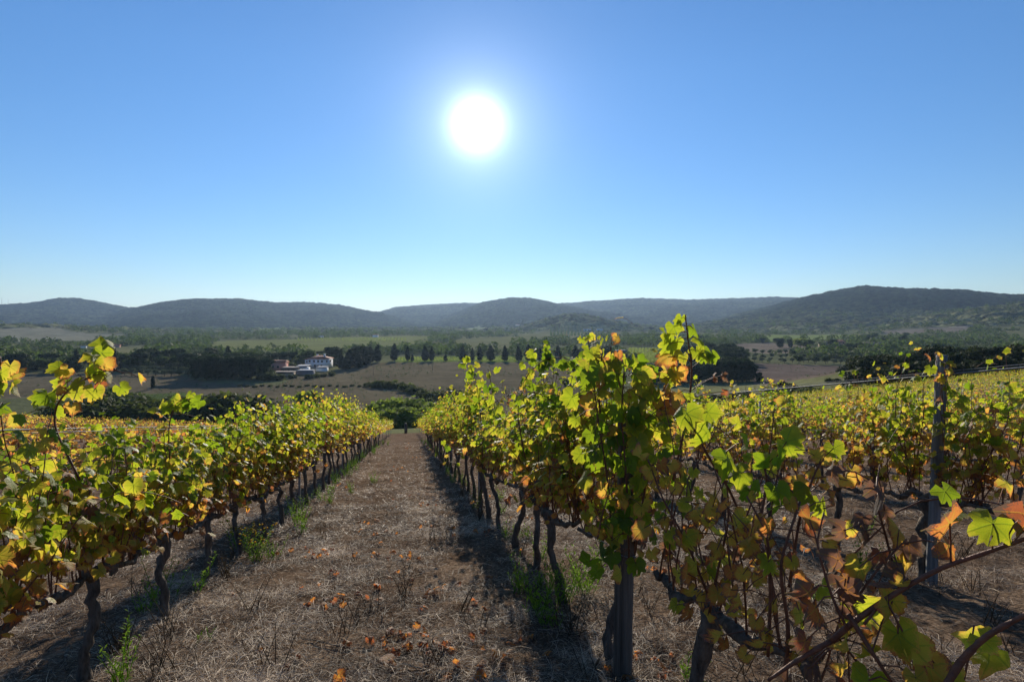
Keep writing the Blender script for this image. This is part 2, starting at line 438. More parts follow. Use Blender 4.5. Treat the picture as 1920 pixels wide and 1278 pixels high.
def hill_material():
    m, t = new_mat('maquis_hills')
    col = nd(t, 'ShaderNodeAttribute', attribute_name='cover').outputs['Color']
    wood = nd(t, 'ShaderNodeAttribute', attribute_name='wood').outputs['Fac']
    g = nd(t, 'ShaderNodeNewGeometry'); pos = g.outputs['Position']
    vo = nd(t, 'ShaderNodeTexVoronoi', ins={'Vector': pos, 'Scale': .085})
    n1 = noise_t(t, pos, .02, 5, .6); n2 = noise_t(t, pos, .0045, 4, .6)
    k = mth(t, 'ADD', .35, mth(t, 'ADD', mth(t, 'MULTIPLY', n1, .7), mth(t, 'MULTIPLY', n2, .6)))
    sc = nd(t, 'ShaderNodeSeparateColor', ins={0: vo.outputs['Color']}).outputs[0]
    k = mth(t, 'MULTIPLY', k, mth(t, 'ADD', .25, mth(t, 'MULTIPLY', sc, 1.5)))
    c = nd(t, 'ShaderNodeVectorMath', operation='SCALE', ins={0: col, 'Scale': k}).outputs[0]
    hgtv = mth(t, 'SUBTRACT', noise_t(t, pos, .07, 5, .65), mth(t, 'MULTIPLY', vo.outputs['Distance'], .09))
    b = nd(t, 'ShaderNodeBump', ins={'Height': hgtv, 'Strength': 1.0, 'Distance': mth(t, 'MULTIPLY', wood, 22.0)})
    p = nd(t, 'ShaderNodeBsdfPrincipled', ins={'Base Color': c, 'Roughness': .95, 'Normal': b.outputs[0], 'Specular IOR Level': 0.0})
    nd(t, 'ShaderNodeOutputMaterial', ins={'Surface': p.outputs[0]})
    return m
M['ground'] = ground_material()
M['hills'] = hill_material()
M['straw'] = None
def straw_material():
    m, t = new_mat('straw')
    at = nd(t, 'ShaderNodeAttribute', attribute_name='tone').outputs['Fac']
    c = ramp(t, at, [(0, (.020, .012, .008)), (.42, (.085, .052, .032)), (.7, (.29, .205, .13)), (1, (.76, .61, .45))])
    p = nd(t, 'ShaderNodeBsdfPrincipled', ins={'Base Color': c, 'Roughness': .6, 'Specular IOR Level': .25})
    tl = nd(t, 'ShaderNodeBsdfTranslucent', ins={'Color': c})
    mx = nd(t, 'ShaderNodeMixShader', ins={0: .25, 1: p.outputs[0], 2: tl.outputs[0]})
    nd(t, 'ShaderNodeOutputMaterial', ins={'Surface': mx.outputs[0]})
    return m
M['straw'] = straw_material()
M['broad'] = foliage_material('broadleaf_foliage', (.062, .090, .030), (.085, .13, .025), var=.6)
M['willow'] = foliage_material('willow_foliage', (.13, .17, .04), (.20, .27, .04), mix=.4)
M['olive'] = foliage_material('olive_foliage', (.12, .145, .09), (.11, .14, .06))
M['pine'] = foliage_material('pine_needles', (.022, .042, .016), (.03, .06, .012), mix=.22)
M['conifer'] = foliage_material('cypress_foliage', (.022, .036, .018), (.025, .045, .012), mix=.2)
M['pale'] = foliage_material('pale_foliage', (.19, .23, .06), (.30, .36, .06), mix=.45)
M['scrub'] = foliage_material('scrub_foliage', (.068, .085, .032), (.09, .115, .025), var=.5)
M['maquis'] = foliage_material('maquis_foliage', (.030, .042, .016), (.035, .05, .012), mix=.25)
M['scrubfar'] = foliage_material('valley_scrub', (.10, .125, .055), (.11, .14, .04), var=.5)
M['weed'] = foliage_material('weed_leaves', (.12, .22, .03), (.32, .52, .05), mix=.55)
M['dryweed'] = foliage_material('dry_stems', (.10, .075, .05), (.12, .09, .05), mix=.3)
M['petal'] = foliage_material('yellow_flowers', (.75, .52, .03), (.7, .5, .03), mix=.4)
# ------------------------------------------------------------------ terrain
FIELDS_PX = {   # outlines of the fields as they lie on the ground
    'brown_main': ([(300, 790), (480, 738), (560, 706), (700, 681), (760, 678), (1095, 680), (1120, 700), (1110, 770), (850, 790), (640, 800)], (0.144, 0.118, 0.073)),
    'brown_left': ([(-60, 700), (330, 700), (385, 717), (560, 722), (500, 745), (260, 738), (-60, 748)], (0.135, 0.112, 0.073)),
    'grass_left': ([(240, 742), (340, 736), (420, 765), (240, 780)], (0.090, 0.120, 0.039)),
    'tan_hill': ([(-60, 618), (100, 614), (140, 622), (235, 627), (200, 638), (-60, 641)], (0.215, 0.203, 0.141)),
    'green_strip': ([(740, 669), (980, 665), (1095, 668), (1095, 681), (740, 678)], (0.151, 0.195, 0.046)),
    'green_mid': ([(390, 663), (400, 640), (620, 634), (760, 629), (830, 632), (760, 648), (640, 656), (520, 661)], (0.173, 0.181, 0.069)),
    'green_c': ([(840, 655), (860, 636), (960, 630), (985, 640), (960, 655)], (0.151, 0.150, 0.069)),
    'tan_l': ([(60, 668), (120, 655), (260, 652), (330, 660), (240, 672)], (0.166, 0.157, 0.077)),
    'green_mid2': ([(640, 640), (690, 633), (760, 632), (740, 641)], (0.166, 0.181, 0.060)),
    'green_l2': ([(480, 617), (520, 614), (530, 620), (490, 624)], (0.166, 0.195, 0.060)),
    'brown_r1': ([(1375, 645), (1440, 642), (1500, 648), (1580, 651), (1600, 662), (1440, 663), (1385, 658)], (0.189, 0.151, 0.112)),
    'brown_r2': ([(1395, 681), (1480, 683), (1600, 688), (1560, 704), (1440, 722), (1400, 705)], (0.151, 0.115, 0.090)),
    'green_r': ([(1410, 634), (1450, 627), (1600, 627), (1640, 634), (1560, 640), (1440, 641)], (0.181, 0.217, 0.069)),
    'tan_r': ([(1655, 620), (1740, 613), (1830, 612), (1800, 622), (1660, 627)], (0.189, 0.160, 0.124)),
    'vine_plot': ([(1172, 654), (1245, 654), (1245, 682), (1180, 682)], (0.166, 0.165, 0.060)),
    'knoll_plot': ([(1020, 625), (1050, 615), (1132, 614), (1135, 632), (1050, 637)], (0.198, 0.188, 0.094)),
    'knoll_slope': ([(960, 632), (1020, 618), (1060, 620), (1050, 640), (980, 645)], (0.137, 0.135, 0.060)),
    'pale_c': ([(860, 616), (900, 612), (920, 616), (890, 622)], (0.181, 0.195, 0.094)),
}
FIELDS = {k: (np.array([G(*q)[:2] for q in pl]), c) for k, (pl, c) in FIELDS_PX.items()}
def inside(poly, x, y):
    r = np.zeros(np.shape(x), bool); n = len(poly)
    for i in range(n):
        x1, y1 = poly[i]; x2, y2 = poly[(i + 1) % n]
        if y1 == y2: continue
        c = ((y1 > y) != (y2 > y)) & (x < (x2 - x1) * (y - y1) / (y2 - y1) + x1)
        r ^= c
    return r

def polar(r0, r1, ratio, ncol, az=56.0, nback=90):
    rs = [r0]
    while rs[-1] < r1: rs.append(rs[-1] * ratio)
    rs = np.array(rs); rs[-1] = r1
    a = np.concatenate([np.linspace(-az, az, ncol), np.linspace(az, 360 - az, nback + 2)[1:-1]])
    a = np.radians(a)
    A, R = np.meshgrid(a, rs)
    X, Y = R * np.sin(A), R * np.cos(A)
    n, k = len(rs), len(a)
    i = np.arange(n - 1)[:, None] * k; j = np.arange(k)[None, :]; j2 = (j + 1) % k
    q = np.stack([i + j, i + k + j, i + k + j2, i + j2], -1).reshape(-1, 4)
    return X.ravel(), Y.ravel(), q, k

def cover_at(x, y):
    r = np.hypot(x, y)
    n = fbm(x * .012 + 40, y * .012 + 3, 4)[:, None]
    base = np.array([.135, .138, .068]) + n * np.array([.12, .10, .04])
    jx = x + 5 * fbm(x * .05, y * .05, 2) * np.clip(r / 400, .3, 2); jy = y + 12 * fbm(x * .05 + 9, y * .05, 2) * np.clip(r / 400, .3, 2)
    fld = np.zeros(len(x), bool)
    for poly, c in FIELDS.values():
        m = inside(poly, jx, jy)
        base[m] = c; fld |= m
    return base, fld

# ground out to 1150 m
X, Y, Q, KC = polar(.04, 1150, 1.02, 760)
Z = height(X, Y)
cov, fld = cover_at(X, Y)
U = X * RN[0] + Y * RN[1]; V = X * RD[0] + Y * RD[1]
soil = np.clip((66 + .25 * np.clip(U, 0, 60) - V) / 4, 0, 1) * np.clip((95 - np.abs(U)) / 5, 0, 1)
vx = np.vstack([np.c_[X, Y, Z], [[0, 0, hgt(0, 0)]]])
c0 = len(X); kk = KC
fan = np.stack([np.arange(kk), (np.arange(kk) + 1) % kk, np.full(kk, c0)], -1)
me = mesh_np('ground', vx, [Q, fan], M['ground'], True, {'cover': np.vstack([cov, cov[:1]]), 'soil': np.append(soil, 1.0)})
tag(link('ground', me), kind='structure')

# hills beyond
X, Y, Q, KC = polar(1150, 5200, 1.0045, 1000)
Z = height(X, Y)
cov, fld = cover_at(X, Y)
R_ = np.hypot(X, Y)
woodm = (~fld).astype(float) * np.clip((R_ - 1150) / 60, 0, 1)
n = fbm(X * .004 + 2, Y * .004, 4)[:, None]
wcol = np.array([.028, .038, .016]) + n * np.array([.048, .048, .014])
t = np.clip((R_ - 1250) / 500, 0, 1)[:, None]
cov = np.where(fld[:, None], cov, cov * (1 - t) + wcol * t)
Z = Z + woodm * (fbm(X * .035, Y * .035, 3) * 12 + fbm(X * .09, Y * .09, 2) * 8 + 1.5)
tag(link('hills', mesh_np('hills', np.c_[X, Y, Z], Q, M['hills'], True, {'cover': cov, 'wood': woodm})), kind='structure')

# ------------------------------------------------------------------ trees
def crown_mesh(name, blobs, n, size, mat, seed, core=.72, flat=0.0, tall=1.0):
    """many small leaf clumps spread over and inside a few overlapping lobes"""
    r = np.random.default_rng(seed)
    blobs = np.array(blobs, float)      # cx cy cz rx ry rz
    w = blobs[:, 3] * blobs[:, 5]; w /= w.sum()
    k = r.choice(len(blobs), n, p=w)
    d = r.normal(size=(n, 3)); d /= np.linalg.norm(d, axis=1)[:, None]
    rad = r.uniform(.62, 1.06, n) ** .8
    # ragged: clumps thin out in random directions
    lump = 1 + .16 * np.sin(d[:, 0] * 7 + seed) * np.cos(d[:, 1] * 6 + d[:, 2] * 5)
    c = blobs[k, :3] + d * blobs[k, 3:] * (rad * lump)[:, None]
    nrm = d + r.normal(scale=.55, size=(n, 3)); nrm /= np.linalg.norm(nrm, axis=1)[:, None]
    a = np.cross(nrm, r.normal(size=(n, 3))); a /= np.linalg.norm(a, axis=1)[:, None]
    b = np.cross(nrm, a)
    s = size * r.uniform(.5, 1.4, n)[:, None]
    v = np.stack([c - a * s - b * s * .5, c + a * s * .9 - b * s * .6 , c + a * s * .5 + b * s * .8, c - a * s * .7 + b * s * .6], 1)
    v += r.normal(scale=.15, size=v.shape) * size
    v[..., 2] = np.maximum(v[..., 2], .05)
    q = np.arange(n * 4).reshape(n, 4)
    tone = np.repeat(r.uniform(0, 1, n) * .6 + .4 * vnoise(c[:, 0] * 1.3 + 50, c[:, 2] * 1.3 + c[:, 1]), 4)
    V_, Q_, T_ = [v.reshape(-1, 3)], [q], [tone]; off = n * 4
    # woody, leafy inside of each lobe so that the far side does not show through
    for bl in blobs:
        m = 8; h = 5
        th = np.linspace(0, 2 * np.pi, m, endpoint=False); ph = np.linspace(.15, np.pi - .15, h)
        TH, PH = np.meshgrid(th, ph)
        rr = core * (1 + r.uniform(-.18, .18, TH.shape))
        vv = np.stack([bl[0] + bl[3] * rr * np.sin(PH) * np.cos(TH), bl[1] + bl[4] * rr * np.sin(PH) * np.sin(TH), bl[2] + bl[5] * rr * np.cos(PH)], -1).reshape(-1, 3)
        vv[:, 2] = np.maximum(vv[:, 2], .03)
        i = np.arange(h - 1)[:, None] * m; j = np.arange(m)[None, :]
        V_.append(vv); Q_.append(np.stack([i + j, i + m + j, i + m + (j + 1) % m, i + (j + 1) % m], -1).reshape(-1, 4) + off)
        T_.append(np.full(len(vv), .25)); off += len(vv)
    return mesh_np(name, np.vstack(V_), np.vstack(Q_), mat, False, {'tone': np.concatenate(T_)})

def trunk_mesh(name, h, rad, seed, limbs=4, spread=1.5, top=None):
    r = np.random.default_rng(seed); m = MB()
    pts = [np.array([0, 0, -.3])]
    for i in range(1, 6): pts.append(np.array([r.normal() * .06 * h * .3, r.normal() * .06 * h * .3, h * i / 5]))
    m.tube(pts, np.linspace(rad * 1.2, rad * .55, 6), 7)
    for i in range(limbs):
        a = i * 2 * math.pi / limbs + r.uniform(-.4, .4)
        p0 = pts[3 + i % 2]; p2 = p0 + np.array([math.cos(a) * spread, math.sin(a) * spread, (top or h * .5) * r.uniform(.7, 1.1)])
        p1 = (p0 + p2) / 2 + np.array([0, 0, .1 * h])
        m.tube([p0, p1, p2], [rad * .5, rad * .35, rad * .15], 5)
    return m.mesh(name, M['trunk'], True)

def lobes(r, n, R, zc, H, rl=.55):
    out = [(0, 0, zc, R * .75, R * .75, H * .8)]
    for i in range(n):
        a = r.uniform(0, 6.28); d = R * r.uniform(.35, .75)
        out.append((math.cos(a) * d, math.sin(a) * d, zc + r.uniform(-.45, .55) * H, R * rl * r.uniform(.7, 1.15), R * rl * r.uniform(.7, 1.15), H * rl * r.uniform(.6, 1.0)))
    return out

TREES = {}   # kind -> list of (crown mesh, trunk mesh), unit height 1 for scaling
def unit(kind, variants): TREES[kind] = variants
def mk(kind, nvar, f): TREES[kind] = [f(i) for i in range(nvar)]
def _broad(i, mat='broad', n=1500):
    r = np.random.default_rng(100 + i)
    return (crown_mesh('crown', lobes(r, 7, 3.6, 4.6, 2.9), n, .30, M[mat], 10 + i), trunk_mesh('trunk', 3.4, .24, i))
mk('broad', 4, _broad)
mk('pale', 2, lambda i: _broad(i + 20, 'pale', 1100))
def _olive(i):
    r = np.random.default_rng(200 + i)
    return (crown_mesh('crown', lobes(r, 6, 2.2, 2.7, 1.5), 900, .2, M['olive'], 30 + i, core=.6), trunk_mesh('trunk', 1.9, .22, i + 5, 3, .8))
mk('olive', 3, _olive)
def _pine(i):
    r = np.random.default_rng(300 + i)
    bl = [(0, 0, 7.6, 4.2, 4.2, 2.5), (0, 0, 5.0, 3.5, 3.5, 2.4), (.3, 0, 2.6, 3.0, 3.0, 2.2)]
    for j in range(8):
        a = r.uniform(0, 6.28); d = r.uniform(2, 4)
        bl.append((math.cos(a) * d, math.sin(a) * d, 8.3 + r.uniform(-.5, .7), r.uniform(1.6, 2.4), r.uniform(1.6, 2.4), r.uniform(.9, 1.4)))
    return (crown_mesh('crown', bl, 1900, .3, M['pine'], 40 + i, core=.8), trunk_mesh('trunk', 6.2, .26, i + 9, 6, 2.6, 1.6))
mk('pine', 3, _pine)
def _conifer(i):
    r = np.random.default_rng(400 + i)
    bl = [(r.uniform(-.3, .3), r.uniform(-.3, .3), z, w, w, 1.7) for z, w in ((2.2, 1.9), (4.2, 2.1), (6.2, 1.8), (8.2, 1.3), (9.6, .75))]
    for j in range(5): bl.append((r.uniform(-1.2, 1.2), r.uniform(-1.2, 1.2), r.uniform(2, 7.5), 1.0, 1.0, 1.5))
    return (crown_mesh('crown', bl, 1500, .28, M['conifer'], 50 + i, core=.8), trunk_mesh('trunk', 5, .2, i + 13, 0))
mk('conifer', 4, _conifer)
def _cypress(i):
    bl = [(0, 0, z, w, w, 1.5) for z, w in ((1.8, 1.0), (3.4, 1.15), (5, 1.05), (6.4, .75))]
    return (crown_mesh('crown', bl, 900, .2, M['conifer'], 60 + i, core=.85), trunk_mesh('trunk', 3, .15, i + 17, 0))
mk('cypress', 2, _cypress)
def _shrub(i, mat='scrub'):
    r = np.random.default_rng(500 + i)
    bl = [(r.uniform(-1.6, 1.6), r.uniform(-1.2, 1.2), r.uniform(.7, 1.6), r.uniform(.9, 1.4), r.uniform(.9, 1.4), r.uniform(.8, 1.3)) for j in range(7)]
    return (crown_mesh('crown', bl, 1500, .17, M[mat], 70 + i, core=.7), trunk_mesh('trunk', 1.0, .1, i + 21, 4, .8, .6))
mk('shrub', 4, _shrub)
mk('willow', 3, lambda i: _shrub(i + 40, 'willow'))
mk('maquis', 4, lambda i: _shrub(i + 60, 'maquis'))
HREF = {'maquis': 2.6, 'willow': 2.2, 'broad': 8.0, 'pale': 8.0, 'olive': 4.6, 'pine': 10.2, 'conifer': 10.8, 'cypress': 7.8, 'shrub': 2.6}
TNAME = {'maquis': ('evergreen_bush', 'bush'), 'willow': ('bushy_tree', 'tree'), 'broad': ('broadleaf_tree', 'tree'), 'pale': ('pale_tree', 'tree'), 'olive': ('olive_tree', 'tree'), 'pine': ('umbrella_pine', 'tree'), 'conifer': ('conifer_tree', 'tree'), 'cypress': ('cypress_tree', 'tree'), 'shrub': ('shrub', 'shrub')}
tcount = 0
def tree(kind, loc, H, label, group=None, wide=1.0, var=None, rot=None):
    global tcount
    tcount += 1
    cm, tm = TREES[kind][(tcount if var is None else var) % len(TREES[kind])]
    s = H / HREF[kind]
    o = empty(TNAME[kind][0], (float(loc[0]), float(loc[1]), float(loc[2]) - .05), rnd.uniform(0, 6.28) if rot is None else rot, (s * wide, s * wide, s))
    tag(o, label, TNAME[kind][1], group)
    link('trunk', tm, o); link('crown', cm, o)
    return o
def tree_px(kind, px, py, hpx, label, group=None, wide=1.0, var=None):
    g = G(px, py)
    return tree(kind, g, hpx / F_PX * g[1], label, group, wide, var)
def tree_pxd(kind, px, dist, ytop, label, group=None, wide=1.0, var=None):
    """at a given distance, tall enough for its top to stand at ytop"""
    x = (px - CX) / F_PX * dist; z = hgt(x, dist)
    H = (600 - ytop) / F_PX * dist - z
    return tree(kind, (x, dist, z), max(H, .8), label, group, wide, var)

# --- trees one can point at
# the row of dark conifers behind the ploughed field
for i, (px, ytop, w) in enumerate([(740, 645, .9), (764, 649, .65), (773, 664, 1.0), (797, 648, .9), (810, 650, .75), (835, 664, 1.1), (868, 649, .9), (886, 652, .6), (900, 650, .8), (920, 648, 1.15), (947, 648, .8), (972, 649, .95), (990, 646, .9), (1012, 652, .9), (1046, 648, .9), (1078, 648, 1.1), (1104, 650, .8)]):
    g = G(px, 677)
    tree('conifer', g, (677 - ytop) / F_PX * g[1], ['dark conifer in the spaced row along the far edge of the ploughed field'][0], 'conifers along the far edge of the ploughed field', w * 1.45)
# copse right of the white house
for i, (px, py, ytop, w) in enumerate([(640, 692, 662, 1.3), (655, 690, 655, 1.4), (668, 688, 652, 1.4), (682, 684, 653, 1.4), (695, 681, 650, 1.3), (708, 679, 646, 1.1), (648, 694, 668, 1.3), (672, 691, 660, 1.4), (688, 686, 656, 1.3)]):
    g = G(px, py); tree('conifer', g, (py - ytop) / F_PX * g[1], 'dark tree in the dense copse right of the white house', 'trees of the copse right of the white house', w * 1.15)
# flat-topped pine grove left of the farm
for i in range(24):
    px = 372 + (i % 8) * 17 + rnd.uniform(-5, 5); row = i // 8
    g = G(px, 712 - row * 6 + rnd.uniform(-1, 1)); tree('pine', g, (44 - row * 3 + rnd.uniform(-2, 2)) / F_PX * g[1], 'umbrella pine in the flat-topped grove left of the farm', 'umbrella pines of the grove left of the farm', .85)
for px, py, hp in [(475, 693, 28), (497, 690, 26), (510, 688, 27), (445, 690, 26), (530, 683, 24), (548, 681, 22), (575, 676, 20), (600, 675, 18), (625, 676, 20)]:
    tree_px('pine', px, py, hp, 'umbrella pine standing behind the farm buildings', 'umbrella pines behind the farm')
# the long pine belt on the right
for i in range(40):
    f = i / 39
    px = 1215 + 215 * ((i * 7) % 40) / 39 + rnd.uniform(-3, 3); top = 684 - 14 * math.exp(-((px - 1370) / 45) ** 2) + rnd.uniform(-2, 2)
    if px > 1395: top += (px - 1395) * .7
    g = G(px, 716 + rnd.uniform(-4, 3)); tree('pine', g, (716 - top) / F_PX * g[1], 'umbrella pine in the dark belt beyond the right-hand vines', 'umbrella pines of the belt beyond the vines', .8)
for i in range(14):
    px = 1330 + (i * 9) % 62; g = G(px, 688 - (i % 4) * 5); tree('pine', g, 30 / F_PX * g[1], 'umbrella pine on the back edge of the dark pine belt', 'umbrella pines at the back of the belt', .9)
# hedge of scrub across the field
for i, (px, py, hp, w) in enumerate([(688, 724, 8, 1.2), (700, 727, 11, 1.2), (712, 727, 15, 1.0), (722, 728, 12, 1.1), (735, 728, 14, 1.1), (748, 729, 13, 1.1), (765, 734, 15, 1.2), (778, 738, 14, 1.2), (790, 742, 12, 1.2), (803, 748, 18, 1.2), (818, 752, 20, 1.2), (832, 754, 22, 1.2), (846, 752, 24, 1.1), (860, 750, 20, 1.2), (810, 758, 14, 1.2)]):
    tree_px('shrub', px, py, hp, 'dark shrub in the ragged hedge across the ploughed field', 'shrubs of the hedge across the ploughed field', w)
for px, py, hp in [(740, 722, 12), (770, 728, 12)]: tree_px('pale', px, py, hp, 'yellowing bush rising out of the hedge across the field', 'yellowing bushes in the field hedge', 1.2)
for i, px in enumerate(range(450, 690, 14)):
    tree_px('shrub', px, 724 + (i % 3), 4, 'low tuft of scrub on the bank between the two ploughed fields', 'tufts on the bank between the fields', 1.4)
# willow-like bush clump at the end of the grass path
for px, top, d, w, k in [(712, 772, 96, 1.3, 'shrub'), (727, 757, 106, 1.2, 'willow'), (748, 750, 108, 1.2, 'willow'), (765, 752, 106, 1.1, 'willow'), (783, 755, 108, 1.2, 'willow'), (799, 764, 104, 1.2, 'willow'), (690, 776, 98, 1.6, 'willow'), (672, 782, 94, 1.4, 'willow'), (655, 780, 96, 1.3, 'shrub'), (738, 764, 98, 1.1, 'willow'), (757, 768, 97, 1.1, 'willow'), (778, 770, 96, 1.1, 'willow')]:
    tree_pxd(k, px, d, top, 'green bush in the clump below the far end of the path', 'bushes below the end of the path', w)
tree_pxd('pale', 576, 120, 723, 'pale feathery tree behind the left vines, in front of the brown field', None, .8)
tree_px('cypress', 287, 729, 25, 'small lone cypress standing in the brown field', None, 1.1)
# olives with long shadows
for row in range(3):
    for i in range(9):
        px = 232 + i * 15 + row * 5 + rnd.uniform(-2, 2)
        tree_px('olive', px, 703 - row * 7 + i * .4, 15 - row, 'grey-green olive tree in the grove beyond the lone cypress', 'olive trees of the grove beyond the cypress', 1.0)
# bushes on the near bank, left
for i in range(26):
    px = 150 + i * 12 + rnd.uniform(-5, 5)
    hp = 26 if px > 385 else rnd.uniform(14, 26)
    if 240 < px < 330: hp = 10
    tree_pxd('shrub', px, rnd.uniform(112, 128), 766 - hp, 'bushy shrub on the bank below the left-hand vineyard', 'shrubs on the bank below the left vineyard', 1.2)
for px, top in [(170, 728), (205, 722), (228, 730), (250, 728)]:
    tree_pxd('broad', px, 135, top, 'small spreading tree on the bank below the left vineyard', 'small trees on the bank below the left vineyard', 1.0)
for px, py, hp in [(1085, 700, 22), (1065, 722, 12), (1098, 724, 16), (1110, 706, 18)]:
    tree_px('shrub', px, py, hp, 'dark bush in the corner of the field behind the arching vine shoot', 'bushes in the field corner', 1.3)

# right farmstead trees
for px, py, hp, k, w in [(1430, 643, 10, 'pine', 1.2), (1462, 652, 19, 'pine', 1.25), (1482, 652, 17, 'pine', .9), (1500, 655, 24, 'pale', 1.2), (1512, 656, 22, 'broad', 1.1), (1540, 652, 13, 'broad', 1), (1560, 655, 19, 'pine', 1.1), (1595, 657, 17, 'broad', 1.3), (1608, 657, 18, 'broad', 1.2), (1632, 641, 17, 'broad', 1), (1660, 645, 14, 'broad', 1.2), (1678, 646, 14, 'broad', 1.2), (1690, 644, 18, 'broad', 1.2), (1640, 636, 14, 'broad', 1.1), (1590, 634, 8, 'pale', 2.0), (1610, 635, 8, 'pale', 2.0), (1708, 650, 12, 'olive', 1.2), (1725, 651, 12, 'olive', 1.2), (1700, 634, 12, 'broad', 1.2), (1720, 636, 12, 'broad', 1.2)]:
    tree_px(k, px, py, hp, 'tree standing around the farmstead on the right', 'trees around the right-hand farmstead', w)
for i in range(46):
    px = 1385 + (i % 16) * 15 + rnd.uniform(-5, 5); py = 664 + (i // 16) * 7 + rnd.uniform(-2, 2)
    tree_px('olive', px, py + (px - 1400) * .02, 11, 'small olive tree in the grove between the brown fields', 'olive trees between the brown fields', 1.0)
for px, py, hp in [(1498, 682, 18), (1528, 683, 19), (1548, 682, 17), (1590, 682, 14), (1612, 680, 13), (1650, 684, 20), (1670, 686, 22), (1635, 690, 18)]:
    tree_px('broad', px, py, hp, 'dark round tree on the edge of the right-hand brown field', 'round trees edging the right-hand field', 1.1)
# dark maquis spur on the right
for i in range(150):
    px = rnd.uniform(1590, 2050); d = rnd.uniform(95, 260)
    x = (px - CX) / F_PX * d; z = hgt(x, d)
    U_ = x * RN[0] + d * RN[1]; V_ = x * RD[0] + d * RD[1]
    if (U_ < 98 and V_ < 84): continue
    tree('maquis', (x, d, z), rnd.uniform(1.8, 4.4), 'dark evergreen bush on the scrubby spur above the right-hand vines', 'evergreen bushes of the right-hand spur', 1.1)

for i in range(80):
    px = rnd.uniform(1235, 1640); d = rnd.uniform(84, 140); x = (px - CX) / F_PX * d
    U_ = x * RN[0] + d * RN[1]; V_ = x * RD[0] + d * RD[1]
    if U_ < 95 and V_ < 80: continue
    tree('shrub' if i % 2 else 'maquis', (x, d, hgt(x, d)), rnd.uniform(.7, 1.7), 'low bush on the slope between the right-hand vines and the pine belt', 'low bushes between the vines and the pine belt', 1.3)

# --- scattered valley trees: the nearest ones single, the rest as one mass
FP = [p for p, c in FIELDS.values()]
def free(x, y):
    for p in FP:
        if inside(p, np.array([x]), np.array([y]))[0]: return False
    return True
HOUSES = [G(596, 691), G(530, 690), G(1580, 650), G(1640, 650)]
cand = []
while len(cand) < 6800:
    az = rnd.uniform(-46, 46); r = 330 * (1700 / 330) ** (rnd.random() ** .85)
    x, y = r * math.sin(math.radians(az)), r * math.cos(math.radians(az))
    dens = vnoise(np.array([x * .012]), np.array([y * .02]))[0]
    if dens < .38 and r < 1450: continue
    if not free(x, y): continue
    if any(math.hypot(x - h[0], y - h[1]) < 22 for h in HOUSES): continue
    cand.append((r, x, y))
cand.sort()
zz = height(np.array([c[1] for c in cand]), np.array([c[2] for c in cand]))
nsingle = 0; rest = []
for (r, x, y), z in zip(cand, zz):
    px = CX + F_PX * x / y
    py_ = 600 - z / y * F_PX
    if r < 400 and 690 < px < 1120: continue
    if nsingle < 285:
        nsingle += 1
        k = rnd.choices(['broad', 'pine', 'olive', 'shrub', 'pale', 'conifer'], [5, 1.6, 4, 2.5, .9, .5])[0]
        H = {'broad': rnd.uniform(5, 9), 'pine': rnd.uniform(7, 10), 'olive': rnd.uniform(3.5, 5), 'shrub': rnd.uniform(2, 4), 'pale': rnd.uniform(6, 9), 'conifer': rnd.uniform(7, 11)}[k]
        lab = {'broad': 'round dark green tree scattered on the valley floor', 'pine': 'umbrella pine scattered on the valley floor', 'olive': 'grey-green olive tree scattered on the valley floor', 'shrub': 'low shrub scattered on the valley floor', 'pale': 'pale yellow-green tree scattered on the valley floor', 'conifer': 'dark pointed conifer scattered on the valley floor'}[k]
        tree(k, (x, y, z), H, lab, {'broad': 'round trees', 'pine': 'umbrella pines', 'olive': 'olive trees', 'shrub': 'shrubs', 'pale': 'pale trees', 'conifer': 'conifers'}[k] + ' scattered on the valley floor', rnd.uniform(.9, 1.3))
    else: rest.append((x, y, z, r))
def mass(name, pts, mat, seed, hmin, hmax, nq=46, q=.9):
    r = np.random.default_rng(seed); n = len(pts)
    pts = np.array(pts)
    H = r.uniform(hmin, hmax, n); W = H * r.uniform(.45, .75, n)
    d = r.normal(size=(n, nq, 3)); d /= np.linalg.norm(d, axis=2)[..., None]
    rad = r.uniform(.7, 1.05, (n, nq, 1))
    c = np.stack([pts[:, 0], pts[:, 1], pts[:, 2] + H * .52], -1)[:, None, :] + d * rad * np.stack([W, W, H * .46], -1)[:, None, :]
    nrm = d + r.normal(scale=.4, size=d.shape); nrm /= np.linalg.norm(nrm, axis=2)[..., None]
    a = np.cross(nrm, r.normal(size=d.shape)); a /= np.linalg.norm(a, axis=2)[..., None]; b = np.cross(nrm, a)
    s = (H * .17)[:, None, None] * r.uniform(.6, 1.3, (n, nq, 1)) * q
    v = np.stack([c - a * s - b * s * .6, c + a * s - b * s * .5, c + a * s * .2 + b * s], 2).reshape(-1, 3)
    tone = np.repeat(np.repeat(r.uniform(0, 1, n), nq) * .6 + r.uniform(0, .5, n * nq), 3)
    return mesh_np(name, v, np.arange(len(v)).reshape(-1, 3), mat, False, {'tone': tone})
rest2 = [rest[i] for i in range(len(rest)) if i % 5 < 3]; rest1 = [rest[i] for i in range(len(rest)) if i % 5 >= 3]
a_ = np.array([q[:2] for q in rest2] * 2); a_ = a_ + rng.normal(size=a_.shape) * np.array([9, 14])
ok = np.ones(len(a_), bool)
for p in FP: ok &= ~inside(p, a_[:, 0], a_[:, 1])
a_ = a_[ok]; rest2 = rest2 + [(q[0], q[1], z_, 0) for q, z_ in zip(a_, height(a_[:, 0], a_[:, 1]))]
tag(link('far_scrub', mass('far_scrub', [p[:3] for p in rest2], M['scrubfar'], 6, 1.6, 4.5, 20, 1.35)), 'grey-green olives and scrub between the distant trees', 'scrub', kind='stuff')
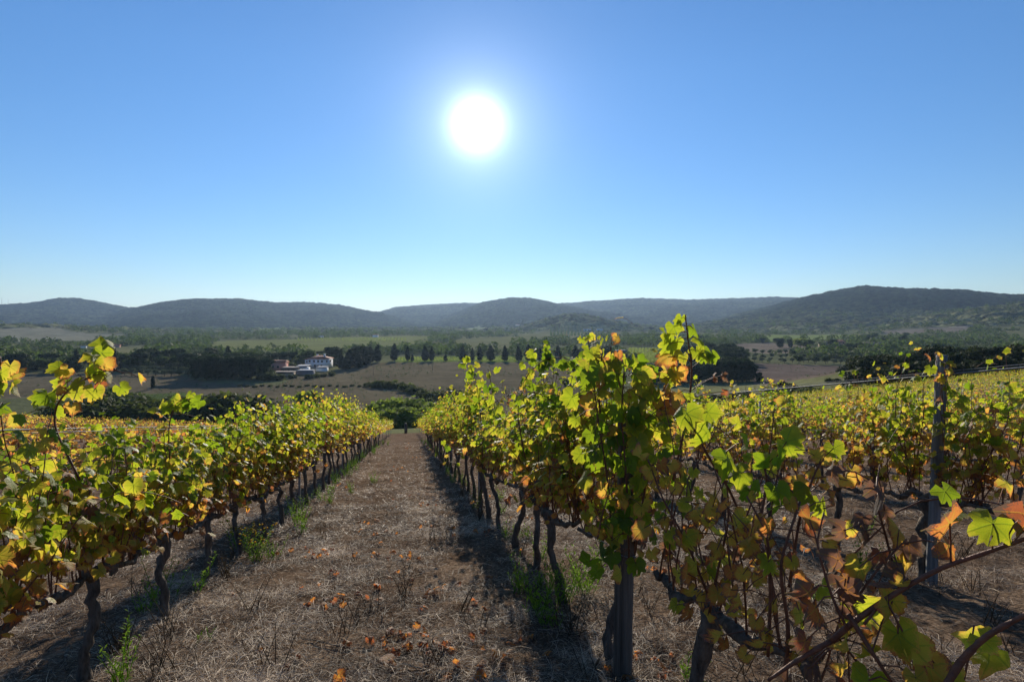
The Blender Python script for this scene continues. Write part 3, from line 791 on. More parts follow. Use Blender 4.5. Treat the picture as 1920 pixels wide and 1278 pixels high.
tag(link('far_woodland', mass('far_woodland', [p[:3] for p in rest1], M['broad'], 5, 3.5, 9.5, 46)), 'distant scattered trees and scrub filling the far valley floor', 'woodland', kind='stuff')

# rough tufts and stubble clumps in the fields
tp = []
for nm, nT in (('brown_main', 2200), ('brown_left', 500), ('brown_r2', 500), ('brown_r1', 300), ('green_strip', 200), ('grass_left', 250)):
    poly = FIELDS[nm][0]; lo, hi = poly.min(0), poly.max(0); c_ = 0
    while c_ < nT:
        x, y = rnd.uniform(lo[0], hi[0]), rnd.uniform(lo[1], hi[1]); c_ += 1
        if inside(poly, np.array([x]), np.array([y]))[0] and vnoise(np.array([x * .06]), np.array([y * .03]))[0] > .42: tp.append((x, y, 0))
tp = np.array(tp); tp[:, 2] = height(tp[:, 0], tp[:, 1])
tag(link('field_tufts', mass('field_tufts', tp, M['olive'], 8, .25, .8, 14, 1.4)), 'rough tufts of grass dotting the ploughed fields', 'tufts', kind='stuff')
# ------------------------------------------------------------------ buildings
def part(name, mb, mat, parent, smooth=False):
    return link(name, mb.mesh(name, M[mat] if isinstance(mat, str) else mat, smooth), parent)
def hip_roof(mb, cx, cy, z, dx, dy, h, over=.5, hip=True):
    X_, Y_ = dx / 2 + over, dy / 2 + over
    r = max(X_ - Y_, .2) if hip else X_
    v = [(-X_, -Y_, 0), (X_, -Y_, 0), (X_, Y_, 0), (-X_, Y_, 0), (-r, 0, h), (r, 0, h)]
    lo = [(a, b, -.22) for a, b, c in v[:4]]
    v = np.array(v + lo) + np.array([cx, cy, z])
    mb.add(v, tris=[(1, 2, 5), (3, 0, 4)], quads=[(0, 1, 5, 4), (2, 3, 4, 5), (6, 7, 1, 0), (7, 8, 2, 1), (8, 9, 3, 2), (9, 6, 0, 3), (9, 8, 7, 6)])
def window(root, x, y, z, w, h, face=-1, shut='frame'):
    """in a wall facing local -y (face=-1) or +/-x"""
    f = MB(); t = .09
    if face in (-1, 1):
        for s in (-1, 1):
            f.box((x + s * (w / 2 + t / 2), y, z), (t, .14, h + 2 * t)); f.box((x, y, z + s * (h / 2 + t / 2)), (w, .14, t))
        f.box((x, y, z), (.06, .1, h))
        o = part('window', f, shut, root)
        p = MB(); p.box((x, y, z), (w, .05, h)); part('pane', p, 'glass', o)
    else:
        for s in (-1, 1):
            f.box((x, y + s * (w / 2 + t / 2), z), (.14, t, h + 2 * t)); f.box((x, y, z + s * (h / 2 + t / 2)), (.14, w, t))
        o = part('window', f, shut, root)
        p = MB(); p.box((x, y, z), (.05, w, h)); part('pane', p, 'glass', o)
def door(root, x, y, z0, w, h):
    f = MB(); f.box((x, y, z0 + h / 2), (w, .12, h)); part('door', f, 'frame', root)

g = G(589, 690)
sc = g[1] / F_PX     # metres per photo pixel here
H1 = empty('white_farmhouse', g, math.radians(-14)); tag(H1, 'two-storey white farmhouse with a terracotta hipped roof beside the dark copse', 'house'); H1.scale = (.96, 1, .80)
w = MB(); w.box((1.2, 4, 2.9), (10.2, 8.2, 6.6)); w.box((-4.9, 4.4, 2.6), (2.6, 7.2, 6.0)); part('wall', w, 'white_wall', H1)
r = MB(); hip_roof(r, 1.2, 4, 6.2, 10.2, 8.2, 1.9); hip_roof(r, -4.9, 4.4, 5.6, 2.6, 7.2, .9); ro = part('roof', r, 'tiles', H1)
c = MB(); c.box((4.5, 3, 7.9), (.8, .8, 2.0)); c.box((4.5, 3, 9.0), (1.0, 1.0, .16)); part('chimney', c, 'white_wall', ro)
c = MB(); c.box((-1.2, 5, 7.9), (.7, .7, 1.3)); part('chimney', c, 'white_wall', ro)
for x in (-2.6, .1, 2.6, 4.9): window(H1, x, -.12, 4.5, .95, 1.25)
for x in (-2.6, .6, 4.6): window(H1, x, -.12, 1.6, 1.0, 1.3)
window(H1, -4.9, .78, 3.9, .8, 1.0)
door(H1, 2.5, -.12, -.3, 1.1, 2.5)
for y in (2.2, 5.6): window(H1, 6.32, y, 4.4, 1.0, 1.2, 0)

def shed(px, py, dx, dy, h, wall, roof, label, rot=-10, slope=.8, name='farm_shed', openn=True, hip=False):
    g = G(px, py); o = empty(name, g, math.radians(rot)); tag(o, label, 'shed' if 'shed' in name else 'house')
    w = MB(); w.box((0, dy / 2, h / 2 - .4), (dx, dy, h + .8)); part('wall', w, wall, o)
    r = MB()
    if slope is None: hip_roof(r, 0, dy / 2, h + .22, dx, dy, dy * .2, .4, hip)
    else:
        v = np.array([(-dx / 2 - .3, -.5, h), (dx / 2 + .3, -.5, h), (dx / 2 + .3, dy + .4, h + slope), (-dx / 2 - .3, dy + .4, h + slope)])
        v = v + np.array([0, 0, .03]); r.add(np.vstack([v, v + np.array([0, 0, .14])]), quads=[(3, 2, 1, 0), (4, 5, 6, 7), (0, 1, 5, 4), (1, 2, 6, 5), (2, 3, 7, 6), (3, 0, 4, 7)])
    part('roof', r, roof, o)
    if openn:
        for x in np.arange(-dx / 2 + 1.4, dx / 2 - .8, 2.6): window(o, float(x), -.06, h * .55, .9, .9)
    return o
shed(514, 697, 9.0, 5, 4.4, 'pink_wall', 'tiles', 'low faded pink farm building with a red tiled roof left of the white house', -8, None, 'pink_outbuilding')
shed(541, 700, 7.5, 4.5, 2.3, 'tan_wall', 'dark_tiles', 'low brown-roofed shed between the pink building and the grey-roofed shed', -6, .5)
shed(563, 699, 5.6, 4, 2.6, 'white_wall', 'sheet', 'white lean-to with a pale sheet roof in front of the white farmhouse', -12, .9)
shed(570, 703, 7.5, 3, 1.7, 'grey_wall', 'sheet', 'lowest long pale-roofed lean-to before the white lean-to', -12, .5, openn=False)
shed(601, 696, 5.0, 3, 1.7, 'white_wall', 'sheet', 'small white annex at the foot of the farmhouse front', -12, .4, openn=False)
shed(530, 706, 8.5, 3.5, 1.7, 'tan_wall', 'dark_tiles', 'long low dark shed half hidden by bushes below the pink building', -4, .3, openn=False)
for px, py, hp in [(496, 712, 20), (508, 713, 16), (520, 712, 12), (548, 709, 8), (580, 710, 9), (592, 708, 8), (606, 706, 7), (622, 704, 8), (545, 690, 12), (560, 685, 14)]:
    tree_px('shrub', px, py, hp, 'dense bush growing round the farm sheds', 'bushes round the farm sheds', 1.2)

# right-hand farmstead
def farm(px, py, dx, dy, h, wall, roof, label, rot, nm, wins):
    g = G(px, py); o = empty(nm, g, math.radians(rot)); tag(o, label, 'house')
    w = MB(); w.box((0, dy / 2, h / 2 - .5), (dx, dy, h + 1)); part('wall', w, wall, o)
    r = MB(); hip_roof(r, 0, dy / 2, h + .22, dx, dy, dy * .22, .6, False); part('roof', r, roof, o)
    for x, z in wins: window(o, x, -.07, z, 1.2, 1.3)
    door(o, dx * .2, -.07, 0, 1.4, 2.4)
g0 = G(1578, 652)[1] / F_PX
farm(1578, 652, 15 * g0, 8, 10 * g0, 'pink_wall', 'tiles', 'pale pink farmhouse half hidden by trees on the right', 10, 'pink_farmhouse', [(-2, 4.2), (1.8, 4.2), (-2.4, 1.6)])
farm(1549, 652, 12 * g0, 7, 8 * g0, 'tan_wall', 'dark_tiles', 'low stone house just left of the pale pink farmhouse', 5, 'stone_house', [(-1.4, 2.6), (-2.8, 1.4)])
farm(1637, 653, 36 * g0, 9, 6.5 * g0, 'tan_wall', 'dark_tiles', 'long barn with a dark roof on the right of the farmstead', -6, 'barn', [(-6, 1.8), (-2, 1.8), (5, 1.8)])
shed(1655, 657, 18, 3, 1.6, 'grey_wall', 'sheet', 'long pale-topped shed in front of the dark-roofed barn', -4, .4, openn=False)
# grey block beyond the vines
g = G(1167, 679); s_ = g[1] / F_PX
o = empty('concrete_tower', g, .1); tag(o, 'square grey concrete tower rising behind the tall right-hand vine', 'tower')
w = MB(); w.box((0, 3, 11.0 * s_), (17 * s_, 5, 22 * s_)); part('wall', w, 'grey_wall', o)
w = MB(); w.box((0, 3, 22.3 * s_), (19 * s_, 5.6, .35)); part('roof', w, 'sheet', o)
# tiny far buildings
for px, py, wpx, hpx, wall, roof, lab in [
    (703, 632, 9, 4, 'white_wall', 'tiles', 'tiny white house in the distant valley below the notch in the hills'),
    (215, 651, 12, 4, 'pink_wall', 'tiles', 'tiny pink-roofed house among the valley trees on the far left'),
    (155, 652, 8, 3, 'white_wall', 'sheet', 'small pale shed among the valley trees at far left'),
    (602, 633, 8, 3, 'white_wall', 'sheet', 'tiny pale building in the trees above the left farm'),
    (1063, 632, 8, 3.5, 'white_wall', 'tiles', 'tiny white house at the foot of the wooded knoll'),
    (1102, 621, 14, 3, 'white_wall', 'sheet', 'long white shed on top of the striped knoll vineyard'),
    (1125, 620, 12, 3, 'white_wall', 'sheet', 'second white shed at the right end of the knoll vineyard'),
    (1380, 622, 8, 3, 'white_wall', 'tiles', 'tiny white house at the foot of the right-hand hill'),
    (970, 612, 7, 3, 'white_wall', 'tiles', 'tiny pale house high on the slope left of the knoll')]:
    g = G(px, py); s_ = g[1] / F_PX
    o = empty('distant_house', g, rnd.uniform(-.3, .3)); tag(o, lab, 'house')
    dx, h = wpx * s_, hpx * s_
    w = MB(); w.box((0, dx * .3, h * .5 - 1), (dx, dx * .6, h + 2)); part('wall', w, wall, o)
    r = MB(); hip_roof(r, 0, dx * .3, h + .2, dx, dx * .6, h * .3, .5, False); part('roof', r, roof, o)
# poles, stakes and masts
def pole(px, py, hpx, rad, label, name='utility_pole', arm=True, group=None):
    g = G(px, py); h = hpx * g[1] / F_PX
    o = empty(name, g); tag(o, label, 'pole' if 'pole' in name else 'mast', group)
    m = MB(); m.tube([(0, 0, -.4), (0, 0, h)], [rad, rad * .7], 6); part('shaft', m, 'wood', o)
    if arm: m = MB(); m.tube([(-.9, 0, h * .93), (.9, 0, h * .93)], [rad * .5] * 2, 5); part('crossarm', m, 'wood', o)
pole(700, 704, 20, .10, 'thin wooden pole standing in the ploughed field right of the copse')
pole(811, 695, 14, .10, 'thin wooden pole in the middle of the ploughed field', arm=True)
pole(604, 636, 18, .2, 'pale thin mast among the distant valley trees', 'radio_mast')
for px, top, bot in [(5, 558, 574), (17, 561, 574), (559, 562, 571), (573, 562, 571), (1216, 556, 564)]:
    az = (px - CX) / F_PX
    Yr = np.linspace(1800, 4600, 600); el = height(az * Yr, Yr) / Yr; i = int(np.argmax(el)); Y0 = Yr[i]
    z0 = hgt(az * Y0, Y0); h = (600 - top) / F_PX * Y0 - z0
    o = empty('hilltop_mast', (az * Y0, Y0, z0)); tag(o, {5: 'lattice mast on the ridge at the far left edge', 17: 'shorter mast just right of the mast at the left edge', 559: 'left one of two tiny masts on the second hill', 573: 'right one of two tiny masts on the second hill', 1216: 'single tiny mast on the ridge above the tall vine shoot'}[px], 'mast')
    h = min(max(h, 12), 60)
    m = MB()
    for a, b in ((-1, -1), (1, -1), (1, 1), (-1, 1)): m.tube([(a * h * .03, b * h * .03, -8), (a * h * .008, b * h * .008, h)], [.22, .15], 4)
    for k in range(8): m.tube([((-1) ** k * h * .025 * (1 - k / 9), 0, h * k / 8), (-(-1) ** k * h * .025 * (1 - k / 9), 0, h * (k + 1) / 8)], [.12, .12], 4)
    part('lattice', m, 'metal', o)

# rows of the small valley vineyards and groves (each row a strip of foliage)
def field_rows(name, px0, py0, px1, py1, nrow, along, label, hgt_=1.5, mat='broad', sp=None):
    r = np.random.default_rng(abs(hash(name)) % 1000 if False else len(name)); pts = []
    g = np.array([G(*q)[:2] for q in ((px0, py0), (px1, py0), (px1, py1), (px0, py1))])
    for i in range(nrow):
        f = (i + .5) / nrow
        if along == 'v': a, b = g[0] * (1 - f) + g[1] * f, g[3] * (1 - f) + g[2] * f
        else: a, b = g[0] * (1 - f) + g[3] * f, g[1] * (1 - f) + g[2] * f
        L = np.linalg.norm(b - a); n = int(L / (sp or 2.2))
        for t in np.linspace(0, 1, max(n, 2)):
            p = a * (1 - t) + b * t + r.normal(size=2) * .2; pts.append((p[0], p[1], 0))
    pts = np.array(pts); pts[:, 2] = height(pts[:, 0], pts[:, 1])
    o = link(name, mass(name, pts, M[mat], 9, hgt_ * .8, hgt_ * 1.2, 22)); tag(o, label, 'vineyard', kind='stuff')
field_rows('vineyard_rows', 1178, 655, 1246, 681, 11, 'v', 'striped rows of the small vineyard right of the concrete tower', 1.7, 'pale', 1.4)
field_rows('vineyard_rows', 1030, 616, 1134, 630, 16, 'v', 'striped rows of the vineyard on the slope of the wooded knoll', 3.0, 'broad', 4)
field_rows('vineyard_rows', 742, 671, 1090, 677, 4, 'h', 'green crop rows behind the line of dark conifers', 1.3, 'pale', 2.0)
field_rows('vineyard_rows', 560, 640, 760, 634, 5, 'h', 'yellow-green crop rows in the middle of the valley', 2.0, 'pale', 4.0)

# ------------------------------------------------------------------ haze
hz = MB(); hz.box((0, 0, 55), (10800, 10800, 250))     # ground lies above -70, the highest crest below 180
hm, ht = new_mat('haze')
pv = nd(ht, 'ShaderNodeVolumePrincipled', ins={'Color': (.50, .70, 1.0, 1), 'Density': 6.8e-5, 'Anisotropy': .45})
nd(ht, 'ShaderNodeOutputMaterial', ins={'Volume': pv.outputs[0]})
tag(link('haze', hz.mesh('haze', hm)), 'thin blue haze over the valley', 'haze', kind='stuff')
# ------------------------------------------------------------------ vine leaves
_half = [(0, 1.0), (11, .86), (21, .88), (33, .68), (44, .86), (55, .95), (68, .84), (82, .70), (97, .84), (115, .86), (135, .74), (156, .62), (174, .15)]
def leaf_outline(r, j=.11):
    pts = []
    for a, q in _half: pts.append((a, q * (1 + r.uniform(-j, j))))
    for a, q in reversed(_half[1:]): pts.append((-a, q * (1 + r.uniform(-j, j))))
    return pts
def leaf_geo(r, curl):
    """unit leaf: joint with the stalk at the origin, tip along +y, face up +z"""
    o = leaf_outline(r); n = len(o)
    ang = np.radians([a for a, q in o]); rad = np.array([q for a, q in o])
    mid_i = np.arange(0, n, 2)
    def pos(an, ra):
        x = np.sin(an) * ra * .92; y = np.cos(an) * ra
        z = -curl * (x * x * .5 + np.maximum(y, 0) ** 2 * .45) + wav * np.sin(an * 3 + ph) * ra ** 2 - .16 * curl * (ra > .7)
        z = z - fold * np.abs(x)
        return np.stack([x, y, z], -1)
    wav = r.uniform(.05, .20) * (1 + curl); ph = r.uniform(0, 6.28); fold = r.uniform(-.25, .15)
    V_ = np.vstack([[[0, 0, 0]], pos(ang[mid_i], rad[mid_i] * .55), pos(ang, rad)])
    if curl > 1.2:   # dried: roll it up
        a = V_[:, 0] * curl * .9
        V_ = np.c_[np.sin(a) / (curl * .9), V_[:, 1] * .95, V_[:, 2] + (1 - np.cos(a)) * .55]
    k = len(mid_i); T = []
    for i in range(k):
        i2 = (i + 1) % k
        T.append((0, 1 + i2, 1 + i))
        a, b, c = 1 + k + mid_i[i], 1 + k + (mid_i[i] + 1) % n, 1 + k + mid_i[i2]
        if a == b: continue
        T.append((1 + i, b, a))
        if b != c: T.append((1 + i, c, b)) if False else T.append((1 + i, 1 + i2, b))
        if b != c: T.append((1 + i2, c, b))
    uv = np.vstack([[[0, 0]], np.stack([np.sin(ang[mid_i]) * .55 * rad[mid_i], np.cos(ang[mid_i]) * .55 * rad[mid_i]], -1), np.stack([np.sin(ang) * rad, np.cos(ang) * rad], -1)])
    T = [t for t in T if len(set(t)) == 3]
    return V_, np.array(T), uv
def leaf_low(r, curl):
    an = np.radians([0, 32, 57, 84, 115, 165, -165, -115, -84, -57, -32]); ra = np.array([1, .70, .93, .72, .84, .5, .5, .84, .72, .93, .70]) * r.uniform(.92, 1.08, 11)
    x, y = np.sin(an) * ra * .92, np.cos(an) * ra
    z = -curl * (x * x * .5 + np.maximum(y, 0) ** 2 * .45) + r.uniform(-.12, .12) * np.sin(an * 3)
    n = 11
    return np.vstack([[[0, 0, 0]], np.stack([x, y, z], -1)]), np.array([(0, 1 + (i + 1) % n, 1 + i) for i in range(n)]), np.vstack([[[0, 0]], np.stack([np.sin(an) * ra, np.cos(an) * ra], -1)])
def leaf_tiny(r, curl):
    v = np.array([(0, -.35, 0), (.8, .1, -.2), (.45, .8, -.25), (-.45, .8, -.2), (-.8, .1, -.15)]) * r.uniform(.85, 1.1, (5, 1))
    return v, np.array([(0, 1, 2), (0, 2, 3), (0, 3, 4)]), v[:, :2]
lr = np.random.default_rng(21)
HI = [leaf_geo(lr, c) for c in (.25, .4, .6, .8, 1.05, .45, .7, .9)]
DRY = [leaf_geo(lr, c) for c in (1.3, 1.7, 2.1)]
LOW = [leaf_low(lr, c) for c in (.2, .4, .6, .8, .5)]
TINY = [leaf_tiny(lr, c) for c in (.3, .6)]
TONES = [.06, .16, .26, .36, .46, .56, .68, .80, .92]
HI_MESH = [[mesh_np('leaf', v, t, M['leaf'], True, {'tone': np.full(len(v), tn)}, uv) for tn in TONES] for v, t, uv in HI]
DRY_MESH = [[mesh_np('leaf', v, t, M['leaf'], True, {'tone': np.full(len(v), tn)}, uv) for tn in (.66, .8, .9, .99)] for v, t, uv in DRY]

# ------------------------------------------------------------------ vines
def unitv(v): return v / (np.linalg.norm(v) + 1e-9)
class Vine:
    """everything of one vine, in its own frame: x along the row, y to the left, z up"""
    def __init__(s, seed, top=1.7, cordon=.62, nshoot=13, dens=1.0, tone=.36, reach=.5, droop=.25, leaf=.062, gone=0.0, shear=SLOPE, width=.30):
        r = s.r = np.random.default_rng(seed)
        s.shear = shear
        lean = r.normal(scale=.07, size=2)
        s.trunk = [np.array([0, 0, -.06])]
        for f in (.2, .4, .6, .8, 1.0): s.trunk.append(np.array([lean[0] * f * 1.3 + r.normal(scale=.02), lean[1] * f + r.normal(scale=.014), cordon * f * .96]))
        s.trad = np.array([.036, .028, .023, .024, .027, .034]) * r.uniform(.85, 1.15)
        head = s.trunk[-1]; s.head = head
        s.arms = []
        for sg in (-1, 1):
            if sg > 0 and r.random() < .12: continue
            L = reach * r.uniform(.85, 1.1); pts = [head]
            n = 6
            for i in range(1, n + 1):
                f = i / n
                pts.append(np.array([head[0] + sg * L * f, head[1] * (1 - f) + r.normal(scale=.012), cordon - .03 * math.sin(f * 3) + r.normal(scale=.014) + (.03 if i == 1 else 0)]))
            s.arms.append((pts, np.linspace(.024, .012, n + 1) * r.uniform(.9, 1.15)))
        s.shoots = []; s.leaves = []
        for k in range(nshoot):
            pts, rad = s.arms[int(r.integers(len(s.arms)))]
            f = r.uniform(0, .98) * (len(pts) - 1); i = int(f); p = pts[i] * (1 - f + i) + pts[min(i + 1, len(pts) - 1)] * (f - i)
            side = r.choice([-1, 1])
            d = unitv(np.array([r.normal(scale=.22), side * abs(r.normal(scale=.20)) + .02, 1.0]))
            H = (top - cordon) * r.uniform(.62, 1.08)
            dr = r.random() < droop
            s.shoot(p, d, H * (1.15 if dr else 1.0), H, dr, dens, tone, leaf, top, cordon, width, gone)
    def shoot(s, p, d, L, H, droopy, dens, tone, leaf, top, cordon, width=.3, gone=0.0, node=.062, rad0=.0042):
        r = s.r; pts = [p.copy()]; q = p.copy(); n = max(int(L / node), 3); out = 1 if d[1] >= 0 else -1
        for i in range(n):
            f = i / n
            d = d + r.normal(scale=.08, size=3)
            if droopy and f > .5: d = d + np.array([0, out * .12, -.26])
            elif not droopy:
                d = d + np.array([0, -.25 * q[1], .10])
            if abs(q[1]) > width: d[1] -= .25 * np.sign(q[1]) * (0 if droopy else 1)
            d = unitv(d); q = q + d * node; pts.append(q.copy())
            g = gone * (1 - f) ** .7
            if r.random() < dens * (1 - g) and i > 0:
                s.leaf_at(q, d, i, tone, leaf, f, top, cordon)
            if r.random() < dens * .62 * (1 - g):
                q2 = q + r.normal(scale=.055, size=3) * np.array([1, 1.3, .8]); s.leaf_at(q2, d, i + 1, tone, leaf * .85, f, top, cordon)
        s.shoots.append((pts, np.linspace(rad0, rad0 * .4, len(pts))))
    def leaf_at(s, q, d, i, tone, size, f, top, cordon, tn=None):
        r = s.r
        side = unitv(np.cross(d, np.array([math.cos(i * 2.4), math.sin(i * 2.4), .2])) + r.normal(scale=.3, size=3))
        pet = unitv(side * .9 + np.array([0, 0, .3])) * r.uniform(.03, .075)
        o = q + pet
        outward = unitv(np.array([side[0] * .6, side[1] + np.sign(q[1] + 1e-6) * .6, 0]))
        nrm = unitv(np.array([0, 0, 1.0]) * r.uniform(.15, 1.0) + outward * r.uniform(.3, 1.0) + r.normal(scale=.38, size=3))
        tip = unitv(outward * .5 + np.array([0, 0, -.8]) + r.normal(scale=.4, size=3))
        tip = unitv(tip - nrm * tip.dot(nrm))
        sz = size * r.uniform(.62, 1.3) * (1 - .35 * max(f - .6, 0) / .4)
        if tn is None:
            hrel = np.clip((o[2] - cordon) / (top - cordon), 0, 1)
            tn = tone - .02 + .40 * (1 - hrel) ** 2.2 + r.normal(scale=.13) + (.06 if hrel > .85 else 0)
            if r.random() < .05: tn += .3
        s.leaves.append((o, nrm, tip, sz, float(np.clip(tn, 0, 1)), q))
    # --- output
    def sh(s, pts):
        pts = np.array(pts, float); pts = pts.copy(); pts[:, 2] += s.shear * pts[:, 0]; return pts
    def wood(s, near=True):
        m = MB(); pts = s.sh(s.trunk)
        if near:      # finer, knotty
            t = np.linspace(0, 1, 16); tt = np.linspace(0, 1, len(pts))
            P_ = np.stack([np.interp(t, tt, pts[:, k]) for k in range(3)], -1) + s.r.normal(scale=.004, size=(16, 3))
            m.tube(P_, np.interp(t, tt, s.trad) * s.r.uniform(.86, 1.2, 16), 9, True, .14, s.r)
        else: m.tube(pts, s.trad, 5)
        c = MB()
        for p, rd in s.arms:
            p = s.sh(p)
            if near:
                t = np.linspace(0, 1, 15); tt = np.linspace(0, 1, len(p))
                P_ = np.stack([np.interp(t, tt, p[:, k]) for k in range(3)], -1) + s.r.normal(scale=.006, size=(15, 3))
                c.tube(P_, np.interp(t, tt, rd) * s.r.uniform(.8, 1.35, 15), 8, True, .15, s.r)
            else: c.tube(p, rd, 4)
        return m, c
    def leaf_arrays(s, templ):
        r = s.r; V_, T_, UV_, TN_ = [], [], [], []; off = 0
        for (o, nrm, tip, sz, tn, q) in s.leaves:
            v, t, uv = templ[int(r.integers(len(templ)))]
            x = np.cross(tip, nrm); w = (v[:, :1] * x + v[:, 1:2] * tip + v[:, 2:] * nrm) * sz + o
            w = s.sh(w); V_.append(w); T_.append(t + off); UV_.append(uv); TN_.append(np.full(len(v), tn)); off += len(v)
        return np.vstack(V_), np.vstack(T_), np.vstack(UV_), np.concatenate(TN_)

def leaf_matrix(s, o, nrm, tip, sz):
    x = np.cross(tip, nrm); o = o.copy(); o[2] += s.shear * o[0]
    m = Matrix(((x[0] * sz, tip[0] * sz, nrm[0] * sz, o[0]), (x[1] * sz, tip[1] * sz, nrm[1] * sz, o[1]), (x[2] * sz, tip[2] * sz, nrm[2] * sz, o[2]), (0, 0, 0, 1)))
    return m

def vine_near(vn, loc, label, group=None, rot=ROWROT, trunk=True, dry=.0):
    root = empty('grape_vine', tuple(loc), rot); tag(root, label, 'grape vine', group)
    m, c = vn.wood(True)
    if trunk:
        part('trunk', m, 'bark', root, True); 
    if vn.arms: part('cordon', c, 'bark', root, True)
    for pts, rad in vn.shoots:
        k = MB(); k.tube(vn.sh(pts), rad, 5); part('cane', k, 'cane', root, True)
    lv = vn.leaves
    if len(lv) > 290:
        idx = np.argsort([-l[3] for l in lv])[:290]; keep = set(idx.tolist())
    else: keep = set(range(len(lv)))
    rest = []
    st = MB()
    for i, (o, nrm, tip, sz, tn, q) in enumerate(lv):
        st.tube(vn.sh([q, (q + o) / 2 + np.array([0, 0, .008]), o]), .0013, 3, False)
        if i not in keep: rest.append(lv[i]); continue
        if tn > .62 and vn.r.random() < dry: me = DRY_MESH[int(vn.r.integers(3))][int(np.clip((tn - .6) * 10, 0, 3))]
        else: me = HI_MESH[int(vn.r.integers(8))][int(np.argmin([abs(tn - a) for a in TONES]))]
        l = bpy.data.objects.new('leaf', me); l.parent = root; l.matrix_local = leaf_matrix(vn, o, nrm, tip, sz); COL.objects.link(l)
    stalk = part('leaf_stalks', st, 'cane', root); stalk['kind'] = 'stuff'
    if rest:
        vn.leaves = rest; V_, T_, UV_, TN_ = vn.leaf_arrays([LOW[0], LOW[2]])
        f = link('foliage', mesh_np('foliage', V_, T_, M['leaf'], True, {'tone': TN_}, UV_), root); f['kind'] = 'stuff'
    return root

def vine_variant(seed, templ, **kw):
    vn = Vine(seed, **kw); m, c = vn.wood(False)
    cn = MB()
    for pts, rad in vn.shoots: cn.tube(vn.sh(pts)[::2], np.asarray(rad[::2]) * 1.1, 3, False)
    V_, T_, UV_, TN_ = vn.leaf_arrays(templ)
    return (m.mesh('trunk', M['bark'], True), c.mesh('cordon', M['bark'], True), cn.mesh('canes', M['cane'], True), mesh_np('foliage', V_, T_, M['leaf'], True, {'tone': TN_}, UV_), (V_, T_, UV_, TN_, vn))
MIDV = [vine_variant(900 + i, LOW, top=1.62 + .08 * (i % 3), nshoot=24, dens=1.0, tone=.30 + .05 * (i % 4), droop=.3, leaf=.048) for i in range(8)]
MIDR = [vine_variant(930 + i, LOW, top=[1.55, 1.75, 1.42, 1.68, 1.5, 1.8][i], nshoot=[17, 22, 10, 19, 14, 21][i], dens=.9, tone=[.36, .30, .55, .42, .48, .34][i], droop=.45, leaf=.045, gone=.1) for i in range(6)]
FARV = [vine_variant(950 + i, TINY, top=1.45 + .1 * (i % 3), nshoot=[11, 8, 13, 6, 11, 9][i], dens=.75, tone=[.30, .42, .34, .55, .38, .48][i], droop=.3, leaf=.060) for i in range(6)]
YELV = [vine_variant(980 + i, TINY, top=1.4, nshoot=10, dens=.7, tone=.60 + .05 * (i % 3), droop=.3, leaf=.07) for i in range(4)]
def vine_copy(var, loc, label, group, flip, sc=1.0, tall=1.0):
    root = empty('grape_vine', tuple(loc), ROWROT); tag(root, label, 'grape vine', group)
    s = (sc * rnd.choice([1, -1]) if False else sc, -sc if flip else sc, sc * tall * rnd.uniform(.86, 1.12))
    for nm, me in zip(('trunk', 'cordon', 'canes', 'foliage'), var[:4]):
        o = link(nm, me, root, scale=s)
        if nm in ('canes', 'foliage'): o['kind'] = 'stuff'
    return root

W_ROW = 2.10 * CAM_H
U_R1, U_L1 = .81 * CAM_H * .9837 , -1.266 * CAM_H * .9837
DU = (U_R1 - U_L1)
ROWS = {0: U_R1}
ORD = ['first', 'second', 'third', 'fourth', 'fifth', 'sixth', 'seventh', 'eighth', 'ninth', 'tenth', 'eleventh', 'twelfth'] + [a + 'teenth' for a in ('thir', 'four', 'fif', 'six', 'seven', 'eigh', 'nine')] + ['twentieth'] + ['twenty-' + a for a in ('first', 'second', 'third', 'fourth', 'fifth', 'sixth', 'seventh', 'eighth', 'ninth')]
ROWNAME = {0: 'the row right of the grass path', -1: 'the row left of the grass path', 1: 'the second row right of the path', 2: 'the third row right of the path', -2: 'the second row left of the path'}
for _k in range(3, 12): ROWNAME[_k] = 'the %s row right of the path' % ORD[_k]
def rname(k): return ROWNAME.get(k, 'the vine rows further right' if k > 0 else 'the yellowing rows below on the left')

